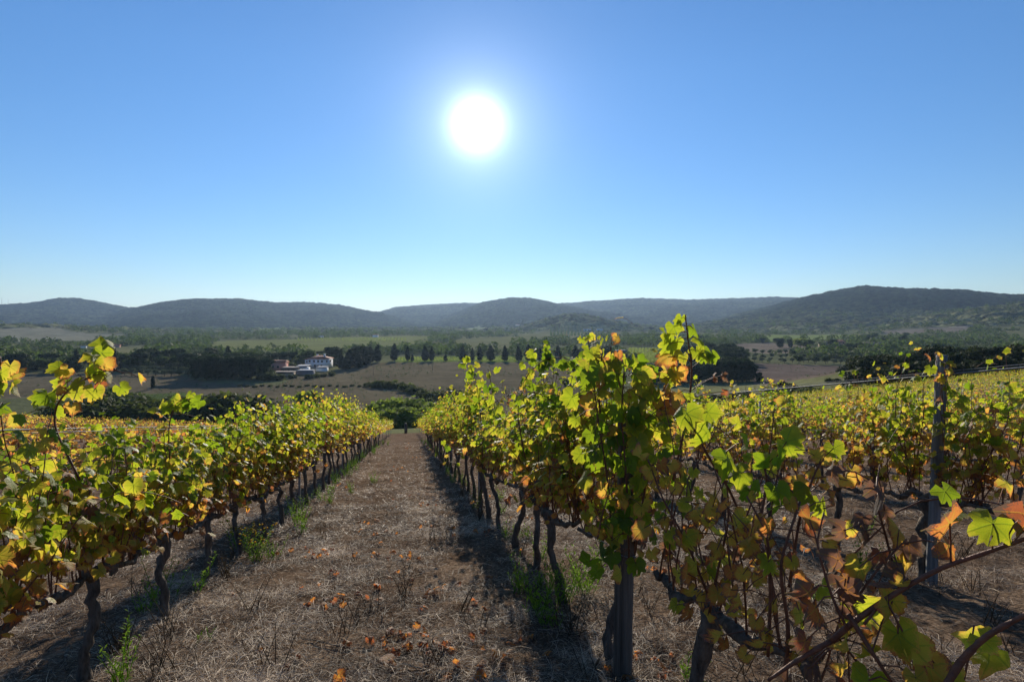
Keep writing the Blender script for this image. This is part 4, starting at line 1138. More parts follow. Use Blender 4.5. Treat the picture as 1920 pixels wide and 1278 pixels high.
def in_view(x, y, m=1.0): return y > .9 and abs(x) < .93 * y + m
spots = []     # (distance, row, index along row, x, y, z)
for k in range(-24, 34):
    u = U_R1 + k * DU
    v0 = {0: 1.0, -1: 2.25}.get(k, .4 + (k * .37) % .9)
    vmax = 62 + .25 * max(0, min(u, 60)) - (6 if k < -1 else 0) - (4 if k in (0, -1) else 0)
    i = 0; v = v0 if k >= -1 else v0
    while v < vmax:
        x, y = u * RN[0] + v * RD[0], u * RN[1] + v * RD[1]
        if in_view(x, y):
            spots.append((math.hypot(x, y), k, i, x, y, hgt(x, y))); i += 1
        v += .90 if k in (-1, 0, 1) else .95
spots.sort()
print('vine spots', len(spots))
nobj = 0; far_pts = []
seen_idx = {}
for (dist, k, i, x, y, z) in spots:
    n = seen_idx.get(k, 0); seen_idx[k] = n + 1
    if k < -1 and dist < (7 if k == -2 else 13): continue            # out of sight behind the left row
    v_along = x * RD[0] + y * RD[1]
    if k >= 2 and rnd.random() < .07: continue
    if nobj >= 300: far_pts.append((x, y, z, k)); continue
    if k in (0, -1, 1, 2) and dist < (8.8 if k < 1 else 7.6):
        lab = '%s grape vine in view along %s' % (ORD[min(n, 28)], rname(k))
        if k == 0:
            lab = {0: 'nearest sparse grape vine at bottom right, with bare red canes and curled brown leaves', 1: 'ragged yellowing grape vine with a low gnarled arm just right of the thick post', 2: 'tall grape vine growing against the thick post right of the path'}.get(n, lab)
            kw = [dict(top=.95, nshoot=5, dens=.35, tone=.62, droop=.6, leaf=.062, cordon=.5), dict(top=1.36, nshoot=13, dens=.72, tone=.44, droop=.25, leaf=.040, gone=.5, reach=.44, cordon=.6), dict(top=1.66, nshoot=24, dens=.95, tone=.38, droop=.3, leaf=.044)][n] if n < 3 else dict(top=[1.46, 1.58, 1.48, 1.72, 1.62][n % 5], nshoot=26, dens=1.0, tone=.33, droop=.35, leaf=.044)
        elif k == -1:
            if n == 0: lab = 'nearest grape vine at the left edge, its gnarled cordon reaching out of the picture'
            kw = dict(top=[1.52, 1.36, 1.32, 1.38, 1.54, 1.66, 1.72][min(n, 6)], cordon=.54, nshoot=26, dens=1.0, tone=.34, droop=.38, leaf=.050)
        else: kw = dict(top=[1.5, 1.68, 1.45, 1.6, 1.72][n % 5], nshoot=[16, 22, 13, 19][n % 4], dens=.9, tone=[.44, .34, .5, .38][n % 4], droop=.45, leaf=.044, gone=.12)
        vn = Vine(1000 + 37 * k + n * 3, **kw)
        vine_near(vn, (x, y, z), lab, dry=.85 if k == 0 and n < 2 else .35); nobj += 1
    else:
        var = (((MIDR if k > 0 else MIDV) if dist < 22 else FARV)[rnd.randrange(6)]) if k > -2 else YELV[rnd.randrange(4)]
        zone = 'nearer part' if dist < 20 else ('middle' if dist < 38 else 'far end')
        lab = 'grape vine in the %s of %s' % (zone, rname(k))
        grp = lab.replace('grape vine', 'grape vines')
        if dist < 22 and k in ROWNAME and n < 29: lab = '%s grape vine in view along %s' % (ORD[n], rname(k))
        vine_copy(var, (x, y, z), lab, grp, rnd.random() < .5, 1.0, {0: 1.10, -1: 1.11}.get(k, 1.0)); nobj += 1
print('vine objects', nobj, 'rest', len(far_pts))

def far_mass(pts, name, label, variants):
    V_, T_, UV_, TN_ = [], [], [], []; off = 0
    ca, sa = math.cos(ROWROT), math.sin(ROWROT)
    for (x, y, z, k) in pts:
        a = variants[rnd.randrange(len(variants))][4]
        v, t, uv, tn = a[:4]
        n3 = len(t); sel = np.nonzero(rng.random(n3 // 3) < (.42 if math.hypot(x, y) > 35 else .6))[0]
        f = (sel[:, None] * 5 + np.arange(5)[None, :]).ravel()
        vv = v[f] * 1.0; vv = np.c_[vv[:, 0] * ca - vv[:, 1] * sa, vv[:, 0] * sa + vv[:, 1] * ca, vv[:, 2]] + np.array([x, y, z])
        b = np.arange(len(sel))[:, None] * 5
        tt = np.stack([b + np.array([0, 1, 2]), b + np.array([0, 2, 3]), b + np.array([0, 3, 4])], 1).reshape(-1, 3)
        V_.append(vv); T_.append(tt + off); UV_.append(uv[f]); TN_.append(tn[f]); off += len(vv)
    me = mesh_np(name, np.vstack(V_), np.vstack(T_), M['leaf'], False, {'tone': np.concatenate(TN_)}, np.vstack(UV_))
    tag(link(name, me), label, 'vineyard', kind='stuff')
    print(name, len(me.polygons))
fr = [p for p in far_pts if p[3] >= -1]; fl = [p for p in far_pts if p[3] < -1]
if fr: far_mass(fr, 'far_vine_rows', 'mass of yellow-green vine rows further down the slope on the right', FARV)
if fl: far_mass(fl, 'far_vine_rows', 'mass of yellowing vine rows on the lower slope at left', YELV)
# ------------------------------------------------------------------ posts and wires
def gz(u, v):
    x, y = u * RN[0] + v * RD[0], u * RN[1] + v * RD[1]
    return np.array([x, y, hgt(x, y)])
def wood_post(u, v, h, rad, label, seed, lean=(0, 0), mat='wood'):
    g = gz(u, v); r = np.random.default_rng(seed)
    o = empty('wooden_post', g); tag(o, label, 'post')
    m = MB(); t = np.linspace(0, 1, 14)
    pts = np.c_[lean[0] * t, lean[1] * t, -.25 + (h + .25) * t] + r.normal(scale=.0015, size=(14, 3))
    m.tube(pts, rad * (1.04 - .08 * t), 12, True, .05, r); part('shaft', m, mat, o, True)
    k = MB()
    for zz in (.62, 1.1, h - .14):
        a = np.linspace(0, 2 * math.pi, 13); x0 = lean[0] * zz / h; y0 = lean[1] * zz / h
        k.tube(np.c_[x0 + np.cos(a) * rad * 1.08, y0 + np.sin(a) * rad * 1.08, zz + .006 * np.sin(a * 2)], .0022, 4, False)
    part('wire_tie', k, 'wire', o)
v_post = 2.77 / RD[1]
def v_at(u, Y): return (Y - u * RN[1]) / RD[1]
wood_post(U_R1 - .02, v_at(U_R1, 2.72), 1.35, .046, 'thick weathered wooden post in the right-hand row, leaves around its upper half', 1, (.02, .01))
wood_post(U_R1 + DU, v_at(U_R1 + DU, 4.03), 1.66, .036, 'tall bare grey post with orange leaves at its top, carrying the thick wire', 2, (.02, -.02), 'wood_grey')
def metal_post(u, v, h, label, group=None):
    g = gz(u, v); o = empty('metal_post', g, ROWROT); tag(o, label, 'post', group)
    m = MB(); w = .028
    m.box((0, 0, h / 2 - .15), (.006, w, h + .3)); m.box((.012, w / 2 - .002, h / 2 - .15), (.018, .004, h + .3)); m.box((.012, -w / 2 + .002, h / 2 - .15), (.018, .004, h + .3))
    part('shaft', m, 'metal', o)
    c = MB()
    for zz in (.62, 1.05, 1.4):
        if zz < h: c.box((.02, 0, zz), (.02, .05, .012))
    part('wire_clip', c, 'metal', o)
for k in range(-1, 14):
    u = U_R1 + k * DU
    for j in range(0, 12):
        v = {0: 8.4, -1: 8.9, 1: 9.2}.get(k, 6.0 + (k * 1.7) % 4) + j * (5.6 if k < 2 else 7.0)
        x, y = u * RN[0] + v * RD[0], u * RN[1] + v * RD[1]
        if v > 58 or not in_view(x, y, 0): continue
        if k > 5 and v > 32: continue
        if k > 0 and x / y > .80: continue
        metal_post(u, v, 1.52 if k > 0 else 1.15, ('thin steel post standing in %s' % rname(k)) if not (k == -1 and j == 0) else 'nearest steel post, dark, between the trunks of the row left of the path', 'steel posts of %s' % rname(k) if not (k == -1 and j == 0) else None)
def wire(k, zh, rad, v0, v1, label, name='trellis_wire', off=0.0, sag=.015):
    u = U_R1 + k * DU + off; pts = []
    vs = np.arange(v0, v1, .7)
    for v in vs:
        p = gz(u, v); ph = (v - v0) / 5.6 * math.pi
        pts.append(p + np.array([0, 0, zh - sag * abs(math.sin(ph))]))
    pts = np.array(pts)
    # a wire does not follow the small bumps of the ground
    z = pts[:, 2]; kern = np.ones(9) / 9; zp = np.pad(z, 4, mode='reflect', reflect_type='odd'); pts[:, 2] = np.convolve(zp, kern, 'valid')
    m = MB(); m.tube(pts, rad, 5); o = link(name, m.mesh(name, M['hose' if rad > .005 else 'wire'], True)); tag(o, label, 'wire')
for k, hs in ((0, (.62, 1.08)), (-1, (.55, .95, 1.30)), (1, (.62, .66, 1.10)), (2, (.62, 1.1, 1.5)), (3, (1.1, 1.5)), (4, (1.1, 1.5))):
    for j, zh in enumerate(hs):
        nm = ['lowest', 'middle', 'top'][j if len(hs) == 3 or k == 0 else j + 1]
        wire(k, zh, .0016, .3 if k else 2.7, 56, '%s thin wire along %s' % (nm, rname(k) if k < 3 else {3: 'the fourth row right of the path', 4: 'the fifth row right of the path'}[k]))
wire(1, 1.52, .0066, .3, 56, 'thick steel cable at the top of the second row right of the path', 'steel_cable', sag=.03)
wire(1, 1.535, .0022, .3, 56, 'thin wire twisted beside the thick cable of the second right-hand row', off=.012, sag=.02)
wire(-1, 1.31, .0026, .3, 56, 'pale wire stretched along the top of the row left of the path', 'steel_cable', off=-.30)

# ------------------------------------------------------------------ shoots one can point at
def custom_vine(base, label, shoots, name='vine_shoot', cat='vine shoot', seed=1):
    """shoots: list of (points in world space, radius, leaf spec list)"""
    base = np.array(base, float); o = empty(name, base); tag(o, label, cat)
    r = np.random.default_rng(seed)
    for pts, rad, leaves in shoots:
        pts = np.array(pts) - base
        n = 4 * len(pts); t = np.linspace(0, len(pts) - 1, n); tt = np.arange(len(pts))
        # smooth through the points
        sp = np.stack([np.interp(t, tt, pts[:, k]) for k in range(3)], -1)
        for _ in range(2): sp[1:-1] = (sp[:-2] + 2 * sp[1:-1] + sp[2:]) / 4
        m = MB(); rr = np.linspace(rad, rad * .5, n) * r.uniform(.9, 1.15, n); m.tube(sp, rr, 7); part('cane', m, 'cane', o, True)
        st = MB(); any_ = False
        for (f, sz, tn, dry, offs) in leaves:
            i = f * (n - 1); q = sp[int(i)]
            offs = np.array(offs) if offs is not None else r.normal(scale=.05, size=3)
            p = q + offs
            nrm = unitv(np.array([r.normal() * .6, -.75, .35]) + r.normal(scale=.35, size=3))
            tip = unitv(offs * 4 + np.array([0, 0, -.6]) + r.normal(scale=.2, size=3)); tip = unitv(tip - nrm * tip.dot(nrm))
            if dry: me = DRY_MESH[int(r.integers(3))][int(np.clip((tn - .6) * 10, 0, 3))]
            else: me = HI_MESH[int(r.integers(8))][int(np.argmin([abs(tn - a) for a in TONES]))]
            x = np.cross(tip, nrm)
            l = bpy.data.objects.new('leaf', me); l.parent = o
            l.matrix_local = Matrix(((x[0] * sz, tip[0] * sz, nrm[0] * sz, p[0]), (x[1] * sz, tip[1] * sz, nrm[1] * sz, p[1]), (x[2] * sz, tip[2] * sz, nrm[2] * sz, p[2]), (0, 0, 0, 1)))
            COL.objects.link(l)
            st.tube([q, (q + p) / 2 + np.array([0, 0, .01]), p], .0016, 4, False); any_ = True
        if any_: part('leaf_stalk', st, 'cane', o, True)
    return o
def rl(r, n, f0, f1, sz, tn, dry=0, sp=.05):
    return [(r.uniform(f0, f1), sz * r.uniform(.75, 1.2), float(np.clip(tn + r.normal(scale=.1), 0, 1)), r.random() < dry, r.normal(scale=sp, size=3)) for _ in range(n)]
r5 = np.random.default_rng(55)
# left arching shoot
Yl = 2.75
custom_vine(P(190, 900, Yl), 'long shoot arching up from the left row against the valley', [
    ([P(185, 900, Yl), P(198, 820, Yl), P(205, 765, Yl), P(225, 735, Yl - .03), P(258, 712, Yl - .05), P(300, 695, Yl - .06)][:0] or [P(150, 900, Yl), P(100, 800, Yl), P(105, 760, Yl), P(130, 727, Yl), P(170, 706, Yl), P(210, 690, Yl), P(232, 700, Yl)], .0055,
    rl(r5, 22, .35, 1.0, .055, .38, 0, .055) + rl(r5, 5, .4, .9, .05, .62, .2, .07))], seed=3)
custom_vine(P(330, 860, 3.9), 'short leafy shoot standing up from the left row above the pale wire', [
    ([P(318, 860, 3.9), P(316, 800, 3.9), P(325, 765, 3.9), P(348, 748, 3.9), P(380, 744, 3.9)], .0045, rl(r5, 16, .35, 1.0, .05, .34, 0, .05))], seed=4)
custom_vine(P(8, 850, 2.3), 'leafy shoot top at the left edge of the picture', [
    ([P(-10, 850, 2.3), P(-5, 760, 2.3), P(2, 700, 2.3), P(0, 668, 2.3)], .005, rl(r5, 9, .5, 1.0, .05, .45, .1, .045))], seed=5)
# tall right shoot
Yr = 2.45
custom_vine(P(1290, 900, Yr), 'tallest vine shoot, green leaves over orange ones, standing above the hills', [
    ([P(1262, 900, Yr), P(1280, 820, Yr), P(1292, 760, Yr), P(1298, 690, Yr), P(1290, 640, Yr), P(1285, 590, Yr)], .0055,
     [(.98, .035, .35, 0, (-.02, 0, .01)), (.95, .042, .30, 0, (.03, 0, -.01)), (.93, .05, .33, 0, (-.06, -.02, .0)), (.9, .05, .36, 0, (-.09, .01, -.01)), (.86, .055, .36, 0, (-.05, .03, -.02)), (.84, .05, .34, 0, (.05, 0, -.01)), (.8, .065, .38, 0, (-.08, 0, .0)), (.78, .05, .30, 0, (.07, .03, -.02)), (.76, .045, .32, 0, (.03, 0, -.01)),
      (.7, .052, .5, 0, (-.03, 0, 0)), (.66, .06, .66, 0, (-.10, 0, .02)), (.62, .065, .68, 0, (-.07, -.01, -.02)), (.56, .065, .70, 0, (-.09, 0, -.01)), (.5, .06, .74, 0, (-.06, -.02, -.01)), (.47, .055, .8, 0, (-.08, 0, -.03)), (.66, .045, .4, 0, (.06, 0, .04)), (.62, .04, .30, 0, (.09, 0, .05)),
      (.5, .03, .86, 1, (.10, 0, .06)), (.48, .028, .9, 1, (.14, 0, .07)), (.46, .026, .86, 1, (.15, 0, .03))]),
    ], seed=6)
# arch of the left neighbour
Ya = 4.0
custom_vine(P(985, 860, Ya), 'shoot arching over to the right with a hanging tip, above the ploughed field', [
    ([P(985, 860, Ya), P(968, 770, Ya), P(985, 705, Ya), P(1020, 672, Ya), P(1060, 668, Ya), P(1085, 690, Ya)], .0045, rl(r5, 34, .3, 1.0, .046, .33, 0, .05))], seed=7)
custom_vine(P(895, 860, 5.4), 'upright leafy shoot in front of the brown field, left of the arching one', [
    ([P(905, 860, 5.4), P(900, 760, 5.4), P(892, 710, 5.4), P(880, 684, 5.4)], .0045, rl(r5, 18, .3, 1.0, .05, .32, 0, .06)),
    ([P(905, 800, 5.4), P(925, 740, 5.4), P(915, 690, 5.4)], .004, rl(r5, 14, .2, 1.0, .05, .34, 0, .06))], seed=8)
custom_vine(P(1120, 800, 2.75), 'leafy shoot top with reddish leaves beside the concrete tower', [
    ([P(1130, 820, 2.75), P(1122, 740, 2.75), P(1125, 690, 2.75), P(1130, 660, 2.75)], .005, rl(r5, 22, .2, 1.0, .05, .38, 0, .06)),
    ([P(1190, 820, 2.8), P(1165, 740, 2.8), P(1158, 700, 2.8), P(1150, 670, 2.8)], .005, rl(r5, 12, .2, .9, .05, .4, 0, .06) + rl(r5, 7, .8, 1.0, .035, .82, .4, .045))], seed=9)
custom_vine(P(1165, 1060, 2.5), 'dense leafy shoots climbing in front of the thick post', [
    ([P(1150, 1060, 2.5), P(1140, 900, 2.48), P(1120, 780, 2.5), P(1112, 700, 2.5)], .005, rl(r5, 34, .05, 1.0, .055, .34, .1, .06)),
    ([P(1180, 1060, 2.5), P(1175, 900, 2.45), P(1165, 780, 2.5), P(1170, 690, 2.5)], .005, rl(r5, 38, .05, 1.0, .055, .32, .1, .06)),
    ([P(1190, 1040, 2.5), P(1215, 880, 2.45), P(1210, 760, 2.5), P(1200, 700, 2.5)], .005, rl(r5, 34, .05, 1.0, .055, .38, .1, .06))], seed=19)
custom_vine(P(1310, 980, 1.75), 'shoot with bright pale green leaves hanging towards the camera in the right row', [
    ([P(1400, 1000, 1.75), P(1370, 920, 1.75), P(1330, 860, 1.72), P(1300, 800, 1.70), P(1275, 770, 1.7)], .0045, [(.9, .055, .36, 0, (-.01, -.04, .02)), (.75, .065, .33, 0, (.02, -.05, 0)), (.62, .06, .31, 0, (.05, -.05, -.02)), (.5, .055, .34, 0, (.03, -.03, .02)), (.85, .045, .40, 0, (.05, -.02, .03)), (.35, .05, .3, 0, (.07, -.02, -.02))]),
    ([P(1420, 1000, 1.6), P(1440, 900, 1.6), P(1425, 850, 1.6)], .0045, rl(r5, 8, .4, 1.0, .045, .34, 0, .045)),
    ([P(1480, 1100, 1.6), P(1500, 960, 1.6), P(1530, 880, 1.6), P(1545, 860, 1.6)], .0045, rl(r5, 12, .1, 1.0, .036, .50, .6, .05)),
    ([P(1440, 1230, 1.5), P(1445, 1120, 1.5), P(1440, 1000, 1.5), P(1400, 930, 1.55)], .005, rl(r5, 18, .1, 1.0, .036, .66, .8, .06)),
    ([P(1470, 1290, 1.45), P(1480, 1180, 1.45), P(1460, 1060, 1.45), P(1500, 940, 1.5)], .006, rl(r5, 16, .2, 1.0, .036, .62, .8, .06))], seed=10)
custom_vine(P(1235, 1090, 1.95), 'cluster of yellow-brown leaves hanging in front of the thick post', [
    ([P(1330, 1120, 1.9), P(1290, 1020, 1.9), P(1240, 930, 1.95), P(1215, 860, 2.0)], .005, rl(r5, 22, .0, 1.0, .044, .62, .5, .06)),
    ([P(1330, 1150, 1.85), P(1350, 1050, 1.8), P(1370, 960, 1.8), P(1340, 880, 1.85)], .005, rl(r5, 22, .0, 1.0, .044, .54, .5, .07)),
    ([P(1120, 1010, 2.4), P(1130, 960, 2.4), P(1150, 900, 2.4)], .004, rl(r5, 12, .0, 1.0, .044, .5, .4, .06))], seed=12)
# bottom right canes
custom_vine(P(1700, 1270, 1.05), 'red-brown cane slanting up to the right edge with curled orange and yellow leaves', [
    ([P(1560, 1200, 1.12), P(1600, 1165, 1.1), P(1680, 1110, 1.08), P(1760, 1065, 1.06), P(1850, 1035, 1.03), P(1935, 1005, 1.0)], .0062,
     [(.66, .054, .80, 0, (-.02, -.02, .085)), (.86, .045, .38, 0, (.0, .0, .05)), (.95, .055, .60, 0, (.03, -.01, .03)), (.98, .045, .7, 0, (.03, 0, -.03)), (.5, .03, .45, 1, (-.02, 0, .0)), (.9, .05, .8, 1, (.04, 0, .06))]),
    ([P(1560, 1200, 1.12), P(1490, 1240, 1.14), P(1440, 1275, 1.15)], .006, [(.7, .03, .95, 1, (0, 0, -.03))]),
    ([P(1590, 1180, 1.1), P(1560, 1120, 1.12), P(1530, 1020, 1.15), P(1545, 960, 1.16)], .0032, rl(r5, 8, .1, .8, .042, .9, .8, .045)),
    ([P(1690, 1120, 1.2), P(1665, 1020, 1.2), P(1640, 930, 1.2), P(1650, 870, 1.22)], .0028, rl(r5, 12, .2, .95, .034, .99, 1.0, .04)),
    ([P(1640, 1290, 1.15), P(1600, 1230, 1.15), P(1560, 1180, 1.15)], .003, rl(r5, 7, .2, .95, .032, .99, 1.0, .04)),
    ([P(1600, 1130, 1.15), P(1650, 1060, 1.15), P(1700, 1010, 1.16)], .003, rl(r5, 6, .2, .95, .042, .62, .5, .04)),
    ([P(1590, 1150, 1.1), P(1640, 1230, 1.06), P(1680, 1290, 1.05)], .005, rl(r5, 5, .3, 1, .04, .42, .4, .045)),
    ([P(1760, 1310, .95), P(1800, 1240, .95), P(1850, 1190, .93), P(1935, 1145, .9)], .0070, [(.5, .03, .5, 0, (.02, 0, .02))]),
    ([P(1620, 1170, 1.08), P(1660, 1120, 1.08), P(1690, 1180, 1.06), P(1730, 1230, 1.05)], .003, [(.4, .045, .55, 0, (.0, 0, 0)), (.6, .05, .5, 0, (0, 0, -.02)), (.75, .05, .56, 0, (.01, 0, -.02)), (.9, .055, .55, 1, (.03, 0, -.04)), (.98, .05, .5, 0, (.05, 0, -.05))])], seed=14)
# the orange leaves on the tall grey post
p0 = P(1755, 680, 3.98)
custom_vine(P(1765, 760, 3.98), 'dry tendril with orange leaves curling over the top of the tall grey post', [
    ([P(1772, 800, 3.97), P(1766, 730, 3.96), P(1758, 690, 3.95), P(1752, 660, 3.95)], .003, [(.95, .04, .75, 0, (-.06, -.02, .0)), (.9, .035, .45, 0, (.05, 0, .02)), (.7, .05, .40, 0, (-.07, -.03, .0)), (.55, .045, .74, 0, (-.03, -.05, .0)), (.3, .04, .9, 1, (-.05, -.04, 0)), (.85, .03, .5, 0, (.09, 0, 0)), (.99, .025, .5, 1, (.02, 0, .02))])], seed=15)

# ------------------------------------------------------------------ weeds, straw, fallen leaves
def weed(loc, H, n, label, group=None, mat='weed', flowers=0, seed=1, spread=.5, leafL=.05):
    r = np.random.default_rng(seed); o = empty('weed', tuple(loc)); tag(o, label, 'weed', group)
    stems = MB(); lv, lt = [], []; off = 0; fl = MB()
    for i in range(n):
        a = r.uniform(0, 6.28); d = np.array([math.cos(a) * spread, math.sin(a) * spread, 1.0]) * r.uniform(.5, 1.0); d = unitv(d)
        h = H * r.uniform(.5, 1.05); base = np.array([r.normal() * .03, r.normal() * .03, -.01])
        pts = [base + d * h * f + np.array([0, 0, .12 * h * math.sin(f * 2)]) for f in np.linspace(0, 1, 6)]
        stems.tube(pts, np.linspace(.003, .0012, 6), 4, False)
        m = int(h / .018)
        for j in range(m):
            f = .15 + .85 * j / m; q = pts[0] * (1 - f) + pts[-1] * f + np.array([0, 0, .12 * h * math.sin(f * 2)])
            b = j * 2.4 + r.uniform(-.4, .4); dd = unitv(np.array([math.cos(b), math.sin(b), .75]))
            w = unitv(np.cross(dd, np.array([0, 0, 1.0]))) ; L = leafL * r.uniform(.7, 1.2) * (1.1 - .5 * f)
            v = np.array([q, q + dd * L * .5 + w * L * .13, q + dd * L + np.array([0, 0, -.1 * L]), q + dd * L * .5 - w * L * .13])
            lv.append(v); lt.append([off, off + 1, off + 2, off + 3]); off += 4
        if flowers:
            for j in range(flowers):
                c = pts[-1] + r.normal(scale=.018, size=3); fl.box(c, (.012, .012, .008), r.uniform(0, 3))
    part('stems', stems, M[mat] if mat != 'weed' else M['weed'], o)['kind'] = 'stuff'
    f = link('foliage', mesh_np('foliage', np.vstack(lv), np.array(lt), M[mat], False, {'tone': np.full(off, .5)}), o); f['kind'] = 'stuff'
    if flowers: part('flowers', fl, 'petal', o)['kind'] = 'stuff'
def gn(px, py): return G(px, py, 1.0, 60)
for i, (px, py, H, n, lab, fl, mat) in enumerate([
    (480, 1055, .34, 12, 'green weed with small yellow flowers behind the left-hand trunks', 3, 'weed'),
    (455, 1035, .40, 12, 'taller yellow-flowered weed left of the green weed clump', 4, 'weed'),
    (510, 1050, .22, 10, 'low green weed at the right of the yellow-flowered clump', 0, 'weed'),
    (618, 945, .22, 12, 'bright green weed alone at the left edge of the path', 0, 'weed'),
    (365, 1110, .30, 4, 'arching green sprig beside the third left-hand trunk', 0, 'weed'),
    (300, 1130, .34, 9, 'grey-green leafy weed beside the second left-hand trunk', 0, 'weed'),
    (275, 1150, .22, 8, 'short weed at the foot of the second left-hand trunk', 0, 'weed'),
    (388, 1200, .08, 4, 'tiny green seedling in the straw at lower left', 0, 'weed'),
    (1095, 1115, .34, 14, 'bushy green weed between the trunks right of the path', 0, 'weed'),
    (1060, 1130, .36, 14, 'dark green weed at the foot of the right-hand trunks', 0, 'weed'),
    (1010, 1150, .30, 14, 'low spreading weed in the shade of the right row', 0, 'weed'),
    (1035, 1180, .20, 12, 'flat weed patch at the edge of the right row shade', 0, 'weed'),
    (975, 1110, .25, 12, 'shaded weed beneath the right row, beside the path', 0, 'weed'),
    (1120, 1060, .25, 8, 'small upright green weed behind the forked trunk', 0, 'weed'),
    (1290, 1277, .16, 8, 'grassy tuft at the bottom edge right of the thick post', 0, 'weed'),
    (700, 905, .22, 12, 'green weed low under the left row in the middle distance', 0, 'weed'),
    (660, 925, .25, 10, 'grey-green weed under the left row nearer than the one beyond', 0, 'weed'),
    (560, 985, .45, 10, 'tall weedy stems among the left-hand trunks', 0, 'weed'),
    (935, 940, .25, 10, 'green weed at the edge of the shade of the right row', 0, 'weed'),
    (905, 905, .25, 10, 'small weed further down at the foot of the right row', 0, 'weed'),
    (1625, 1000, .2, 7, 'green sprig between the second and third right-hand rows', 0, 'weed'),
    (1800, 960, .3, 9, 'green weed at the foot of the vines right of the grey post', 0, 'weed'),
    (1520, 1125, .14, 6, 'little green sprout in the straw between the right rows', 0, 'weed')]):
    g = gn(px, py); weed(g, H, n, lab, None, mat, fl, 60 + i, leafL=.045 if H < .3 else .055)
k = 0
for row, u in ((-1, U_L1), (0, U_R1), (1, U_R1 + DU), (2, U_R1 + 2 * DU)):
    for j in range(44):
        v = 3.2 + j * .75 + rnd.uniform(-.4, .4) if row < 1 else 4 + j * (1.1 if row < 1 else 1.3) + rnd.uniform(-.4, .4); g = gz(u + rnd.gauss(0, .16), v)
        if not in_view(g[0], g[1], 0): continue
        weed(g, rnd.uniform(.14, .40) if row < 1 else rnd.uniform(.1, .28), 9, 'weed growing among the trunks of %s' % rname(row), 'weeds under %s' % rname(row), 'weed' if rnd.random() < .6 else 'dryweed', 0, 300 + k, leafL=.05); k += 1
for i in range(60):   # dry seed stalks
    px, py = rnd.uniform(200, 1900), rnd.uniform(1000, 1278); g = gn(px, py)
    weed(g, rnd.uniform(.10, .26), 5, 'dry brown weed stalks standing in the straw', 'dry weed stalks in the straw', 'dryweed', 0, 500 + i, leafL=.02)

def blades(name, label, n, rmin, rmax, Lr, Wr, seed, lift, az=49, tone=.0, power=1.25):
    r = np.random.default_rng(seed)
    t = r.random(n); e = 2 - power
    R = (rmin ** e + t * (rmax ** e - rmin ** e)) ** (1 / e)
    A = np.radians(r.uniform(-az, az, n)); x, y = R * np.sin(A), R * np.cos(A)
    cl = fbm(x * 2.2, y * 2.2, 3)
    keep = (cl + r.uniform(-.20, .20, n)) > -.10
    x, y, cl = x[keep], y[keep], cl[keep]; n = len(x)
    z = height(x, y)
    L = r.uniform(*Lr, n); W = r.uniform(*Wr, n)
    a = r.uniform(0, 6.28, n) + .8 * np.sin(x * 2) ; tilt = np.abs(r.normal(scale=lift, size=n))
    d = np.stack([np.cos(a) * np.cos(tilt), np.sin(a) * np.cos(tilt), np.sin(tilt) + SLOPE * np.sin(a) * .8], -1)
    s = np.stack([-np.sin(a), np.cos(a), r.uniform(-.9, .9, n)], -1)
    b = np.stack([x, y, z + r.uniform(.001, .018, n)], -1)
    bend = r.normal(scale=.13, size=(n, 1)) * L[:, None]
    side = np.stack([-np.sin(a), np.cos(a), np.zeros(n)], -1)
    m = b + d * L[:, None] * .5 + side * bend * .5 + np.array([0, 0, 1]) * (L * r.uniform(.0, .22, n))[:, None]
    e_ = b + d * L[:, None] + side * bend * 1.4 + np.array([0, 0, 1]) * (L * r.uniform(-.05, .1, n))[:, None]
    w = s * W[:, None] * .5
    v = np.stack([b - w, b + w, m + w, m - w, e_ + w * .5, e_ - w * .5], 1).reshape(-1, 3)
    i = np.arange(n)[:, None] * 6
    q = np.vstack([i + np.array([0, 1, 2, 3]), i + np.array([3, 2, 4, 5])])
    uu = x * RN[0] + y * RN[1] - (U_R1 + U_L1) / 2; tr = np.exp(-((np.abs(uu) - .55) / .17) ** 2)
    tn = np.repeat(np.clip(r.beta(1.6, 1.8, n) + .16 * tr - .10 * np.exp(-(uu / .22) ** 2) + cl * 1.3 + .08 + tone, 0, 1), 6)
    me = mesh_np(name, v, q, M['straw'], False, {'tone': tn})
    tag(link(name, me), label, 'straw', kind='stuff')
blades('straw', 'dry mown grass and straw covering the ground', 270000, 1.15, 9, (.03, .15), (.0009, .0022), 1, .13)
blades('straw', 'coarser straw and dry grass further along the path', 130000, 6.5, 36, (.05, .16), (.0025, .006), 2, .2, power=1.5)
blades('dry_stubble', 'short dark stubble standing among the straw', 45000, 1.15, 12, (.02, .07), (.0018, .0035), 3, .7, tone=-.22)
# twigs: pruned canes on the ground
for i in range(46):
    px, py = rnd.uniform(30, 1900), rnd.uniform(960, 1275); g = gn(px, py); a = rnd.uniform(0, 6.28); L = rnd.uniform(.10, .38)
    pts = []
    for f in np.linspace(-.5, .5, 6):
        x, y = g[0] + math.cos(a) * L * f + rnd.gauss(0, .006), g[1] + math.sin(a) * L * f + rnd.gauss(0, .006); pts.append((x - g[0], y - g[1], hgt(x, y) - g[2] + .014))
    m = MB(); m.tube(pts, [.0035, .0032, .003, .0028, .0024, .002], 5)
    o = link('twig', m.mesh('twig', M['straw_twig'] if 'straw_twig' in M else M['wood'], True), None, tuple(g)); tag(o, 'grey dry twig lying in the straw', 'twig', 'dry twigs lying in the straw')
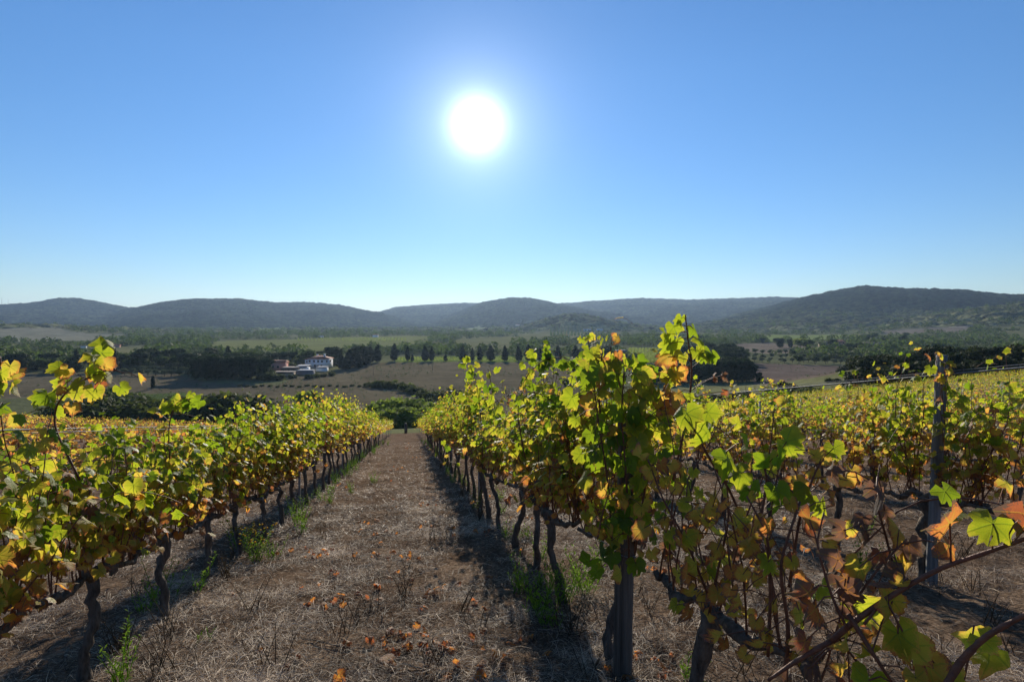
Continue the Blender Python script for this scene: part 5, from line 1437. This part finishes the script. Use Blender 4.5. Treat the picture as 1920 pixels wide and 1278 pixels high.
# fallen leaves
big = [(800, 1118, .055), (815, 1110, .05), (728, 1245, .06), (790, 1145, .05), (740, 1252, .045), (632, 1130, .04), (640, 1122, .04), (520, 1040, .04), (545, 1035, .04), (440, 1120, .045), (600, 1102, .04), (770, 1045, .045), (785, 1050, .045), (755, 1048, .04), (690, 1125, .04), (710, 1128, .045), (1165, 1120, .04), (1040, 1165, .03), (830, 1105, .045), (650, 1215, .045), (760, 1198, .04), (850, 1225, .04), (905, 1190, .035), (550, 1000, .04), (570, 1005, .035), (635, 1278, .05)]
for i in range(62):
    py = 830 + 448 * rnd.random() ** 1.1; f = (py - 800) / 478
    px = 765 + rnd.gauss(20, 250) * f + (0 if rnd.random() < .6 else rnd.uniform(-500, 900) * f)
    for j in range(rnd.choice([1, 1, 2, 3, 5, 8])):
        big.append((px + rnd.gauss(0, 45) * f, min(py + rnd.gauss(0, 14) * f, 1277), rnd.uniform(.022, .046)))
used = 0
for i, (px, py, sz) in enumerate(big):
    if not (0 < px < 1920): continue
    g = gn(px, py)
    tn = rnd.choice([1, 1, 1, 2, 2])
    me = (DRY_MESH[rnd.randrange(3)][tn] if rnd.random() < .6 else HI_MESH[3 + rnd.randrange(5)][rnd.choice([7, 7, 8, 7])])
    o = link('fallen_leaf', me, None, (g[0], g[1], g[2] + .03), (rnd.uniform(-.9, .9), rnd.uniform(-.9, .9), rnd.uniform(0, 6.28)), (sz, sz, sz))
    if i == 0: tag(o, 'large curled rust-orange leaf in the middle of the path', 'fallen leaf')
    elif i == 2: tag(o, 'pale orange curled leaf nearest the bottom edge of the path', 'fallen leaf')
    else: tag(o, 'dry orange-brown vine leaf fallen on the straw', 'fallen leaf', 'fallen vine leaves on the straw')
# stones
def stone_mesh(seed):
    import bmesh
    bm = bmesh.new(); bmesh.ops.create_icosphere(bm, subdivisions=1, radius=1)
    r = random.Random(seed)
    for v in bm.verts: v.co *= r.uniform(.7, 1.15)
    me = bpy.data.meshes.new('stone'); bm.to_mesh(me); bm.free(); me.materials.append(M['tan_wall']); return me
SM = [stone_mesh(i) for i in range(4)]
for i in range(40):
    g = gn(rnd.uniform(100, 1850), rnd.uniform(900, 1270)); s = rnd.uniform(.007, .02)
    tag(link('stone', SM[i % 4], None, (g[0], g[1], g[2] + s * .3), (rnd.uniform(0, 3), 0, rnd.uniform(0, 3)), (s, s * 1.2, s * .7)), 'small pale stone lying in the straw', 'stone', 'small stones in the straw')
# short dark post at the far end of the path
g = rowpoint((U_R1 + U_L1) / 2, 62.0)
g[2] = hgt(g[0], g[1])
o = empty('gate_post', tuple(g)); tag(o, 'short dark post standing at the far end of the grass path', 'post')
m = MB(); m.tube([(0, 0, -.2), (.01, 0, .6), (0, 0, 1.1)], [.16, .17, .12], 8); part('shaft', m, 'trunk', o)
